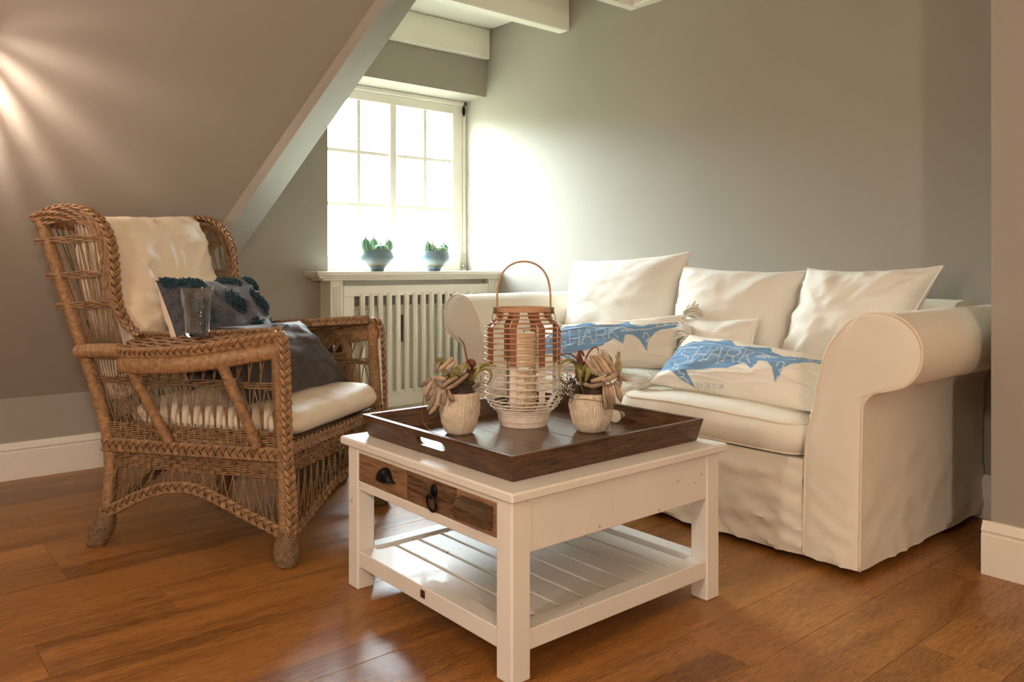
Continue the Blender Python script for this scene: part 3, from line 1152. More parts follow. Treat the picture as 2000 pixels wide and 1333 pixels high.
def box_cushion(name, label, cat, lo, hi, mat, crown=.02, seed=0.0, r=.035, piping=None, parent_rot=None, group=None, wr=.006, n=44):
    """Boxy seat cushion: rounded box with a crowned top; coordinates may be mapped by parent_rot (fn)."""
    lo = A(lo, float); hi = A(hi, float)
    m = (lo + hi) / 2; h = (hi - lo) / 2
    mapf = parent_rot or (lambda p: p)
    base = mapf(A([m[0], m[1], lo[2]]))
    th = thing(name, label, cat, base, group=group)
    rows = []
    nu = n
    # rings from the bottom centre to the top centre over a rounded-rectangle outline
    per = []
    cr_ = min(.07, h[0] * .4, h[1] * .4)
    K = 4 * nu
    for k in range(K):
        t_ = k / K * 4
        sd = int(t_); u = (t_ - sd) * 2 - 1
        q = [(1, u), (-u, 1), (-1, -u), (u, -1)][sd]
        per.append(q)
    per = A(per, float)

    def outline(s):
        out = np.zeros((K, 2))
        for i, q in enumerate(per):
            X, Y = q[0] * h[0] * s, q[1] * h[1] * s
            rr = cr_ * s
            ax, ay = h[0] * s - rr, h[1] * s - rr
            if abs(X) > ax and abs(Y) > ay:
                dx, dy = abs(X) - ax, abs(Y) - ay
                l = max(math.hypot(dx, dy), 1e-9)
                X = math.copysign(ax + dx / l * rr, X); Y = math.copysign(ay + dy / l * rr, Y)
            out[i] = (X, Y)
        return out
    rings = []
    for s in np.linspace(0, 1, 14):
        rings.append((s * (1 - r / h.min() * .25), -1, 0))
    prof = []
    for a in np.linspace(-math.pi / 2, math.pi / 2, 11):
        prof.append((1 - (r / min(h[0], h[1])) * (1 - math.cos(a)), math.sin(a)))
    G = []
    for s in np.linspace(0.02, prof[0][0], 8):
        G.append((s, -1.0))
    G += prof
    for s in np.linspace(prof[-1][0], 0.02, 14)[1:]:
        G.append((s, 1.0))
    V = np.zeros((len(G), K, 3))
    for i, (s, z) in enumerate(G):
        o2 = outline(s)
        for k in range(K):
            X, Y = o2[k]
            ux, uy = X / h[0], Y / h[1]
            c_ = crown * (1 - ux * ux) ** .6 * (1 - uy * uy) ** .6 if abs(ux) < 1 and abs(uy) < 1 else 0
            zz = m[2] + z * h[2] + (c_ if z > .3 else 0)
            bul = 1 + .018 * (1 - z * z)
            p = A([m[0] + X * bul, m[1] + Y * bul, zz])
            w = wr * (nz(p, 6, seed) * 1.2 + nz(p, 14, seed + 3) * .5)
            p = p + A([w * ux * .7, w * uy * .7, w if z > .5 else w * .3])
            V[i, k] = mapf(p)
    mb = MB(); mb.grid(V, wrap=True)
    f0 = tuple(range(K)); f1 = tuple((len(G) - 1) * K + k for k in range(K))
    mb.F.append(f0[::-1]); mb.F.append(f1)
    o = obj('cover', mb, mat, th, smooth='all')
    if piping is not None:
        for iz in (8 + 2, 8 + 8):
            mb = MB(); E = V[iz]
            mb.tube(E * 1.0, .0042, 6, closed=True, up=(0, 0, 1))
            obj('piping', mb, piping, th, smooth='all')
    return th


# ------------------------------------------------------------------ sofa
XF, XB = 2.28, 3.195
YM = 2.105
sofa = thing('sofa', 'cream slipcovered two-seat sofa with rolled arms along the grey wall', 'sofa', (2.74, YM, 0))
arm_prof = [(1.321, .024), (1.315, .20), (1.309, .367), (1.296, .430), (1.284, .481), (1.268, .565), (1.250, .641), (1.230, .686), (1.202, .722), (1.168, .757), (1.130, .777), (1.086, .786), (1.045, .782), (1.008, .766), (.979, .738), (.964, .706), (.961, .675), (.967, .640), (.985, .608), (1.013, .583), (1.050, .568), (1.090, .556), (1.113, .542), (1.126, .520), (1.131, .49), (1.133, .40), (1.136, .25), (1.139, .12), (1.140, .024)]


def dense(P, ds):
    P = A(P, float); out = []
    for a_, b_ in zip(P, np.roll(P, -1, 0)):
        n = max(1, int(np.linalg.norm(b_ - a_) / ds))
        for k in range(n):
            out.append(a_ + (b_ - a_) * k / n)
    return A(out)


for mir in (False, True):
    pr = A(arm_prof)
    pr = dense(pr, .02)
    if mir:
        pr = A([(2 * YM - y, z) for y, z in pr])[::-1]

    def dsp(p, mir=mir):
        yy = p[1] if not mir else 2 * YM - p[1]
        q = A([p[0], yy, p[2]])
        w = .006 * nz((q[0] * 1.2, q[1] * 1.2, q[2] * 3.2), 3.0, 2 + mir) + .003 * nz(q, 9, 5)
        low = max(0, 1 - q[2] / .5)
        w += .010 * max(0, 1 - 2 * abs(nz((q[0] * .9 + q[2] * .6, 0, q[2] * 3.0 - q[0] * .8), 5, 31))) ** 4
        fade = min(1, (q[0] - XF) / .02)
        s = -1 if yy < 1.16 else 0
        if mir: s = -s
        return A([p[0], p[1] + s * w * low * fade * 1.3, p[2] + (.006 * nz(q, 7, 3) if q[2] < .03 else .004 * nz(q, 5, 8) * fade)])
    mb = MB(); mb.prism(pr, 0, XF, XB, 36, disp=dsp)
    # gather folds on the front panel: handled by the panel part
    obj('arm', mb, M_sofa, sofa, smooth=True)
    # front facing panel, slightly padded
    mb = MB()
    cen = A([1.22, .40])
    full = A(arm_prof)
    # centre line of the panel for a padded surface
    sp_in = A([(1.315, .03), (1.309, .367), (1.284, .481), (1.250, .641), (1.202, .722), (1.130, .775), (1.086, .784), (1.008, .764), (.966, .706), (.967, .640), (1.013, .585), (1.090, .558), (1.128, .515), (1.134, .40), (1.139, .03)])
    # ladder between inner and outer outlines
    left = spline(A([(0, 1.319, .026), (0, 1.315, .20), (0, 1.309, .367), (0, 1.296, .430), (0, 1.284, .481), (0, 1.268, .565), (0, 1.250, .641), (0, 1.230, .686), (0, 1.202, .722), (0, 1.168, .757), (0, 1.130, .777)]), 60)
    right = spline(A([(0, 1.139, .026), (0, 1.136, .25), (0, 1.131, .49), (0, 1.126, .520), (0, 1.100, .552), (0, 1.05, .567), (0, 1.0, .59), (0, .966, .64), (0, .963, .70), (0, .985, .745), (0, 1.03, .778), (0, 1.086, .785), (0, 1.129, .777)]), 60)
    G = np.zeros((60, 15, 3))
    for i in range(60):
        for k in range(15):
            u = k / 14
            p = left[i] * (1 - u) + right[i] * u
            pad = .008 * (1 - (2 * u - 1) ** 4)
            f_ = max(0, 1 - p[2] / .45)
            fold = .015 * f_ * max(0, 1 - 2 * abs(nz((0, p[1] * 1.2 + p[2] * 1.0, p[2] * 2.4 - p[1] * 1.2), 7, 16))) ** 4 + .005 * f_ * nz((0, p[1] * 2, p[2] * 1.0 + p[1] * .4), 11, 1 + mir) + .004 * f_ * max(0, nz((0, p[1] * 1.5 + p[2] * 1.2, p[2] * 3 - p[1]), 9, 6)) * 2
            y_ = p[1] if not mir else 2 * YM - p[1]
            G[i, k] = (XF - .002 - pad - fold * (1 - (2 * u - 1) ** 6), y_, p[2])
    mb.grid(G)
    obj('arm_front', mb, M_sofa, sofa, smooth='all')
    E = np.concatenate([left[:-1], right[::-1]])
    E = A([(XF - .003, (y if not mir else 2 * YM - y), z) for _, y, z in E])
    mb = MB(); mb.tube(E, .0045, 6, up=(1, 0, 0))
    obj('piping', mb, M_piping, sofa, smooth='all')
# body under the seat with loose front skirt
mb = MB()
G = np.zeros((24, 90, 3))
for j in range(24):
    z = .022 + (.318 - .022) * j / 23
    for i in range(90):
        y = 1.32 + (2.89 - 1.32) * i / 89
        lowf = 1 - j / 23
        w = .010 * lowf * nz((y * 1.0, 0, z * 1.5 + y * .5), 6, 2) + .007 * nz((y * .6, 0, z * 3 + .5 * y), 7, 4) * (.3 + lowf)
        w += .020 * max(0, nz((y * .9 + z * 2.0, 0, z * 2.5 - y * .6), 6, 9)) ** 1.2 + .010 * max(0, nz((y * .5 - z * 1.2, 0, z * 4 + y * .9), 7, 3))
        rd = 1 - abs(nz((y * .8 + z * 1.3, 0, z * 3.2 - y * 1.5), 6, 21)) * 2
        w += .014 * max(0, rd) ** 5 * (.4 + .6 * lowf)
        G[j, i] = (XF + .004 - w, y, z + (.006 * nz((y, 0, 0), 8, 1) if j == 0 else 0))
mb.grid(G)
mb.box((XF + .02, 1.32, .03), (XB, 2.89, .316))
obj('skirt', mb, M_sofa, sofa, smooth=True)
mb = MB()
bp_ = [(2.98, .30), (2.955, .55), (2.95, .70), (2.962, .765), (3.0, .792), (3.06, .80), (3.13, .797), (3.175, .78), (3.193, .74), (3.195, .03), (3.05, .03)]
bp2 = dense(A(bp_), .03)
q = MB(); N = len(bp2)
ys = np.linspace(1.15, 3.06, 41)
V = np.zeros((41, N, 3))
for i, y in enumerate(ys):
    for k in range(N):
        V[i, k] = (bp2[k][0], y, bp2[k][1] + .004 * nz((bp2[k][0], y, 0), 6, 7))
mb.grid(V, wrap=True)
mb.F.append(tuple(range(N))); mb.F.append(tuple(40 * N + k for k in range(N)))
obj('backrest', mb, M_sofa, sofa, smooth=True)
for yy in (1.21, 3.0):
    for xx in (XF + .09, XB - .10):
        mb = MB(); mb.lathe([(.001, 0), (.026, 0), (.03, .01), (.03, .032), (.001, .033)], 20, (xx, yy, 0), close=False)
        obj('foot', mb, M_dark, sofa, smooth=True)
# seat cushions
box_cushion('seat_cushion', 'cream seat cushion at the arm end near the white baseboard corner', 'cushion', (XF - .012, 1.322, .318), (2.955, 2.100, .432), M_sofa, crown=.032, seed=2.0, piping=M_piping, group='sofa seat cushions')
box_cushion('seat_cushion', 'cream seat cushion behind the lantern, on the window side of the sofa', 'cushion', (XF - .012, 2.108, .318), (2.955, 2.886, .432), M_sofa, crown=.030, seed=5.0, piping=M_piping, group='sofa seat cushions')
FR = (-1, -.2, .35)
pillow('back_cushion', 'cream back cushion leaning on the sofa back, nearest the window', 'cushion', [(2.955, 3.035, .950), (2.955, 2.275, .986), (2.80, 2.245, .470), (2.80, 2.95, .475)], .27, M_linen, FR, pinch=.09, seed=3.1, wr=.007, piping=M_linen, group='sofa back cushions')
pillow('back_cushion', 'cream back cushion in the middle of the three on the sofa', 'cushion', [(2.93, 2.292, .925), (2.93, 1.672, .902), (2.78, 1.665, .46), (2.78, 2.262, .475)], .27, M_linen, FR, pinch=.09, seed=7.7, wr=.007, piping=M_linen, group='sofa back cushions')
pillow('back_cushion', 'cream back cushion slumped against the near rolled arm of the sofa', 'cushion', [(2.90, 1.660, .912), (2.90, 1.155, .922), (2.72, 1.29, .47), (2.72, 1.70, .46)], .24, M_linen, FR, pinch=.10, seed=12.3, wr=.010, piping=M_linen, group='sofa back cushions')
pillow('lumbar_cushion', 'small plain cream cushion between the two shark cushions', 'cushion', [(2.70, 2.13, .702), (2.70, 1.752, .714), (2.63, 1.745, .49), (2.63, 2.115, .485)], .12, M_linen, FR, nu=36, nv=28, pinch=.06, seed=4.4, wr=.006, piping=M_linen)

# shark cushions ----------------------------------------------------------
SH = [(-.03, .453), (-.03, .636), (.008, .759), (.107, .865), (.21, .90), (.262, .955), (.30, .955), (.356, .862), (.397, .862), (.473, .862), (.538, .94), (.575, .859), (.655, .829), (.766, .868), (.93, .945), (.935, .895), (.815, .80), (.741, .726), (.713, .665), (.704, .454), (.642, .648), (.595, .705), (.545, .706), (.535, .56), (.47, .646), (.401, .515), (.321, .476), (.237, .425), (.19, .41), (.251, .203), (.175, .271), (.102, .382), (.077, .427), (.024, .434)]
VS = lambda v: (v - .95) * 1.12 + .84 - .10 * math.sin(math.pi * min(1, max(0, (v - .2) / .75)))
US = lambda u: u + .095 * math.sin(math.pi * min(1, max(0, u))) ** .9 if u > 0 else u
SH = [(US(u), VS(v)) for u, v in SH]
LET = {'S': [[(1, .9), (.75, 1), (.25, 1), (0, .8), (.1, .6), (.9, .42), (1, .2), (.75, 0), (.25, 0), (0, .12)]],
       'H': [[(0, 0), (0, 1)], [(1, 0), (1, 1)], [(0, .5), (1, .5)], [(-.15, 0), (.15, 0)], [(.85, 0), (1.15, 0)], [(-.15, 1), (.15, 1)], [(.85, 1), (1.15, 1)]],
       'A': [[(0, 0), (.4, 1), (.6, 1), (1, 0)], [(.2, .42), (.8, .42)], [(-.12, 0), (.14, 0)], [(.86, 0), (1.12, 0)]],
       'R': [[(0, 0), (0, 1), (.65, 1), (.95, .86), (.95, .66), (.65, .5), (0, .5)], [(.5, .5), (1, 0)], [(-.12, 0), (.14, 0)]],
       'K': [[(0, 0), (0, 1)], [(.9, 1), (0, .45)], [(.3, .6), (1, 0)], [(-.12, 0), (.14, 0)]],
       'I': [[(.5, 0), (.5, 1)]], 'V': [[(0, 1), (.5, 0), (1, 1)]], 'E': [[(1, 1), (0, 1), (0, 0), (1, 0)], [(0, .5), (.8, .5)]],
       'M': [[(0, 0), (0, 1), (.5, .4), (1, 1), (1, 0)]], 'O': [[(.3, 0), (0, .3), (0, .7), (.3, 1), (.7, 1), (1, .7), (1, .3), (.7, 0), (.3, 0)]], 'N': [[(0, 0), (0, 1), (1, 0), (1, 1)]]}


def seg_dist(U, V, a, b, sx, sy):
    ax, ay = a[0] * sx, a[1] * sy; bx, by = b[0] * sx, b[1] * sy
    px, py = U * sx, V * sy
    dx, dy = bx - ax, by - ay
    t_ = np.clip(((px - ax) * dx + (py - ay) * dy) / max(dx * dx + dy * dy, 1e-12), 0, 1)
    return np.hypot(px - ax - t_ * dx, py - ay - t_ * dy)


def shark_colors(U, V, sx, sy, du=0.0):
    """U,V arrays in 0..1 over the cushion face; sx,sy its size in metres -> RGB"""
    U = U - du
    n = len(SH)
    ins = np.zeros(U.shape, bool); dist = np.full(U.shape, 9.0)
    for i in range(n):
        a_, b_ = SH[i], SH[(i + 1) % n]
        c1 = (a_[1] > V) != (b_[1] > V)
        xi = (b_[0] - a_[0]) * (V - a_[1]) / ((b_[1] - a_[1]) if abs(b_[1] - a_[1]) > 1e-9 else 1e-9) + a_[0]
        ins ^= c1 & (U < xi)
        dist = np.minimum(dist, seg_dist(U, V, a_, b_, sx, sy))
    sd = np.where(ins, dist, -dist)
    mask = np.clip(sd / .0016 + .5, 0, 1)
    line = np.full(U.shape, 9.0)
    segs = []
    cells = [('S', .088, .168), ('H', .188, .250), ('A', .268, .335), ('R', .354, .418), ('K', .438, .502)]
    for ch, u0, u1 in cells:
        lo = .51 + (u0 - .09) * .40; hi = .775 + (u0 - .09) * .09
        for st in LET[ch]:
            for p, q_ in zip(st[:-1], st[1:]):
                segs.append(((US(u0 + p[0] * (u1 - u0)), VS(lo + p[1] * (hi - lo))), (US(u0 + q_[0] * (u1 - u0)), VS(lo + q_[1] * (hi - lo)))))
    lat = [(.03, .70), (.12, .83), (.25, .845), (.40, .822), (.53, .80), (.62, .765), (.72, .79), (.90, .91)]
    segs += list(zip(lat[:-1], lat[1:]))
    n0 = len(segs)
    segs[-(len(lat) - 1):] = [((US(a_[0]), VS(a_[1])), (US(b_[0]), VS(b_[1]))) for a_, b_ in segs[-(len(lat) - 1):]]

    def curl(cx, cy, r, a0, a1, m=9):
        p = [(cx + r * math.cos(a0 + (a1 - a0) * k / m) / sx, cy + r * math.sin(a0 + (a1 - a0) * k / m) / sy) for k in range(m + 1)]
        return list(zip(p[:-1], p[1:]))
    segs += curl(.690, .685, .014, 3.4, -1.4) + [((.694, .645), (.716, .585))] + curl(.708, .565, .009, 1.2, -2.4)
    segs += curl(.118, .455, .012, 3.6, -1.2) + [((.128, .425), (.165, .36))] + curl(.172, .335, .008, 1.4, -2.2) + [((.18, .32), (.215, .25))]
    for k in range(5):
        c = (.77 + .026 * k, .853 + .022 * k)
        segs += curl(c[0], c[1], .007, 3.2 if k % 2 else 0, 0 if k % 2 else -3.2, 5)
    for k in range(4):
        segs += curl(.525 + .018 * k, .74 + .01 * (k % 2), .008, 3.2 if k % 2 else 0, 0 if k % 2 else 3.2, 5)
    segs[n0:] = [((US(a_[0]), VS(a_[1])), (US(b_[0]), VS(b_[1]))) for a_, b_ in segs[n0:]]
    for a_, b_ in segs:
        line = np.minimum(line, seg_dist(U, V, a_, b_, sx, sy))
    lm = np.clip((.0017 - line) / .0012 + .5, 0, 1) * np.where(sd > .0005, 1, 0)
    txt = np.full(U.shape, 9.0)
    word = 'RIVIERA MAISON'
    for k, ch in enumerate(word):
        if ch == ' ': continue
        u0 = .335 + k * .0118; u1 = u0 + .0076
        v0 = VS(.205 + k * .0024); v1 = v0 + .036
        for st in LET[ch]:
            for p, q_ in zip(st[:-1], st[1:]):
                txt = np.minimum(txt, seg_dist(U, V, (u0 + p[0] * (u1 - u0), v0 + p[1] * (v1 - v0)), (u0 + q_[0] * (u1 - u0), v0 + q_[1] * (v1 - v0)), sx, sy))
    tm = np.clip((.0005 - txt) / .001 + .5, 0, 1)
    cream = A(lin((242, 236, 222))[:3]); blue = A(lin((128, 168, 206))[:3]); white = A(lin((226, 230, 226))[:3]); tb_ = A(lin((158, 174, 192))[:3])
    C = cream + (blue - cream) * mask[..., None]
    C = C + (white - C) * lm[..., None]
    C = C + (tb_ - C) * tm[..., None]
    return C


def tassels(mb, p, dirv, n, L, seed):
    r_ = random.Random(seed)
    for k in range(n):
        dv = A(dirv, float) + A([r_.uniform(-.6, .6), r_.uniform(-.6, .6), r_.uniform(-.6, .6)])
        dv /= np.linalg.norm(dv)
        q = p + A([r_.uniform(-.01, .01) for _ in range(3)])
        mid = q + dv * L * .5 + A([r_.uniform(-.006, .006), r_.uniform(-.006, .006), r_.uniform(-.004, .006)])
        end = q + dv * L * r_.uniform(.8, 1.1) + A([0, 0, -.006])
        mb.tube([q, mid, end], [.0022, .0026, .0014], 4)


def shark_cushion(label, corners, t, seed, edge_fringe, du=0.0):
    c = np.mean(A(corners), 0)
    th = thing('shark_cushion', label, 'cushion', (c[0], c[1], min(q[2] for q in corners)), group='shark print cushions on the sofa')
    nu, nv = 320, 170
    G = pillow_surface(*corners, t, nu, nv, .05, seed, .0055, 1, (-1, -.2, .5), 2.6, .55, sag=.02)
    Gb = pillow_surface(*corners, t, 40, 24, .05, seed + 4, .004, -1, (-1, -.2, .5), 2.6, .55, sag=.02)
    us = A([.5 + .5 * (math.sin((-1 + 2 * i / nu) * math.pi / 2) * .5 + (-1 + 2 * i / nu) * .5) for i in range(nu + 1)])
    vs_ = A([.5 + .5 * (math.sin((-1 + 2 * j / nv) * math.pi / 2) * .5 + (-1 + 2 * j / nv) * .5) for j in range(nv + 1)])
    U, V = np.meshgrid(us, vs_)
    sx = np.linalg.norm(A(corners[1]) - A(corners[0])); sy = np.linalg.norm(A(corners[0]) - A(corners[3]))
    C = shark_colors(U, V, sx, sy, du).reshape(-1, 3)
    mb = MB(); mb.grid(G)
    o = obj('printed_front', mb, M_shark, th, label='cream front printed with a blue shark and the word SHARK', smooth='all', normals=False)
    at_ = o.data.color_attributes.new('print', 'FLOAT_COLOR', 'POINT')
    at_.data.foreach_set('color', np.concatenate([C, np.ones((len(C), 1))], 1).astype(np.float32).ravel())
    mb = MB(); mb.grid(Gb, flip=True); obj('back_cover', mb, M_linen, th, smooth='all', normals=False)
    Tl, Tr, Br, Bl = [A(q, float) for q in corners]
    for pos, dv in ((Tl, Tl - Br), (Tr, Tr - Bl), (Br, Br - Tl), (Bl, Bl - Tr)):
        mb = MB(); tassels(mb, pos, dv / np.linalg.norm(dv), 80, .070, int(seed * 10) + int(pos[1] * 100))
        obj('tassel', mb, M_linen, th, kind='stuff', smooth='all')
    for side in edge_fringe:
        mb = MB()
        a_, b_ = (Tr, Br) if side == 'r' else (Tl, Bl)
        out = (Tr - Tl) if side == 'r' else (Tl - Tr)
        out = out / np.linalg.norm(out)
        for k in range(9):
            s = .1 + .1 * k
            pp = a_ * (1 - s) + b_ * s - out * .05 * (1 - (2 * s - 1) ** 2) * 1.0
            tassels(mb, pp, out, 14, .030, int(seed * 7) + k)
        obj('fringe', mb, M_linen, th, kind='stuff', smooth='all')


shark_cushion('cream cushion with blue shark print standing behind the lantern and driftwood pot', [(2.52, 2.820, .640), (2.68, 2.085, .722), (2.56, 2.035, .510), (2.41, 2.690, .468)], .16, 2.7, 'r', .055)
shark_cushion('cream cushion with blue shark print lying against the near rolled arm', [(2.60, 2.00, .648), (2.60, 1.345, .598), (2.37, 1.330, .455), (2.385, 2.03, .468)], .15, 5.2, 'l')

# ------------------------------------------------------------------ wicker armchair (local frame: x across, y back, z up)
CO = A([1.11, 2.805, 0.0])
CR = math.atan2(.565, .825)
chair = thing('wicker_armchair', 'brown wicker wing armchair with cream cushions beside the radiator cover', 'armchair', tuple(CO), CR)
cosr, sinr = math.cos(CR), math.sin(CR)


def cl(l, f, z):
    return A([l, -f, z], float)


def cw(l, f, z):
    return A([CO[0] + l * cosr + f * sinr, CO[1] + l * sinr - f * cosr, z], float)


def cobj(name, mb, mat, label=None, kind=None, parent=None):
    return obj(name, mb, mat, parent or chair, label=label, kind=kind, smooth='all', local=True, normals=False)


def wrapped(mb, path, r, flat=1.0, up=None, pitch=.0060, amp=.0016, n=10, tilt=True):
    L = plen(path)
    m = max(8, int(L / pitch * 4))
    P = spline(path, m)
    rr = np.interp(np.linspace(0, 1, m), np.linspace(0, 1, np.size(r)), np.atleast_1d(r).astype(float)) if np.size(r) > 1 else np.full(m, float(r))
    rr = rr + A([0, amp, 0, -amp])[np.arange(m) % 4]
    mb.tube(P, rr, n, up=up, flat=flat)


def braid(mb, path, side, w=.042, thick=.012, pitch=.070, reed=.0034, per=5):
    P0 = A(path, float)
    L = plen(P0)
    m = int(L / pitch * 12) + 6
    P = spline(P0, m)
    T = np.gradient(P, axis=0); T /= np.linalg.norm(T, axis=1, keepdims=True)
    S = np.asarray(side, float)
    if S.ndim == 1:
        S = np.broadcast_to(S, P.shape)
    else:
        S = spline(S, m)
    S = S - (S * T).sum(1, keepdims=True) * T
    S /= np.linalg.norm(S, axis=1, keepdims=True)
    Nn = np.cross(T, S)
    s = np.linspace(0, L, m)
    for k in range(3):
        ph = 2 * math.pi * k / 3
        for j in range(per):
            off = (j - (per - 1) / 2) * .21
            a = 2 * math.pi * s / pitch + ph + off * 1.5
            Q = P + S * ((w / 2 - reed) * np.sin(a))[:, None] + Nn * (thick / 2 * np.sin(2 * a - off * 1.2))[:, None]
            mb.tube(Q, reed, 5, up=Nn.mean(0), flat=.7)


def woven(mb, fn, rows, L, stake=.024, r=.0027, amp=.0035, jitter=.0008):
    """fn(s, z) -> position, normal;  horizontal strands weaving round stakes"""
    m = int(L / stake * 4) + 2
    s = np.linspace(0, 1, m)
    for i, z in enumerate(rows):
        ph = math.pi * ((i // 2) % 2)
        P = []
        for k in range(m):
            p, n = fn(s[k], z + random.uniform(-jitter, jitter) * 0 + jitter * math.sin(k * .7 + i))
            P.append(p + n * amp * math.sin(math.pi * s[k] * L / stake + ph))
        mb.tube(P, r, 5)


def lattice(mb, bot, top, n, lean, r=.0024, mids=None, vert=True, bow=.0):
    """pairs of sticks leaning both ways plus upright ones between bottom and top curves (fn of 0..1)"""
    for i in range(n):
        a = (i + .5) / n
        for dl_ in ((-lean, lean, 0) if vert else (-lean, lean)):
            b_ = a + dl_ + random.uniform(-.008, .008)
            if b_ < .01 or b_ > .99: continue
            p0, p1 = bot(a), top(b_)
            mid = (p0 + p1) / 2 + (bot(a) - bot(b_)) * .18
            mb.tube(spline([p0, mid, p1], 6), r, 4)


# -- posts and feet
for s in (-1, 1):
    mb = MB(); wrapped(mb, [cl(s * .338, .358, .085), cl(s * .336, .345, .36), cl(s * .330, .322, .700)], .0195)
    cobj('front_post', mb, M_wick2)
    mb = MB(); wrapped(mb, [cl(s * .325, -.315, .09), cl(s * .33, -.300, .28), cl(s * .33, -.325, .42), cl(s * .33, -.405, .63), cl(s * .33, -.50, .86), cl(s * .33, -.590, 1.085)], .021, pitch=.0064, amp=.0014)
    cobj('back_post', mb, M_wick2)
    # bulb feet bound with cord
    for f0, ft, nm in ((.360, .360, 'foot'), (-.356, -.312, 'foot')):
        mb = MB()
        zs = np.linspace(0.0, .112, 26)
        prof = np.interp(zs, [0, .012, .04, .07, .095, .112], [.024, .031, .037, .036, .029, .021])
        P = [cl(s * .335, f0 + (ft - f0) * (z / .112) ** .8, z) for z in zs]
        mb.tube(P, prof, 18, up=(0, 1, 0))
        for j in range(34):      # criss-cross binding
            z_ = .006 + .102 * j / 33
            turns = np.linspace(0, 2 * math.pi, 26)
            Q = []
            for a in turns:
                zz = min(.110, max(.003, z_ + .005 * math.sin(a * 6 + j * 2.4)))
                rr = np.interp(zz, zs, prof) + .0012
                c_ = cl(s * .335, f0 + (ft - f0) * (zz / .112) ** .8, zz)
                Q.append(c_ + A([rr * math.cos(a), rr * math.sin(a), 0]))
            mb.tube(Q, .0030, 4, caps=False)
        cobj(nm, mb, M_wick3, label='bulb-shaped foot bound with cord')
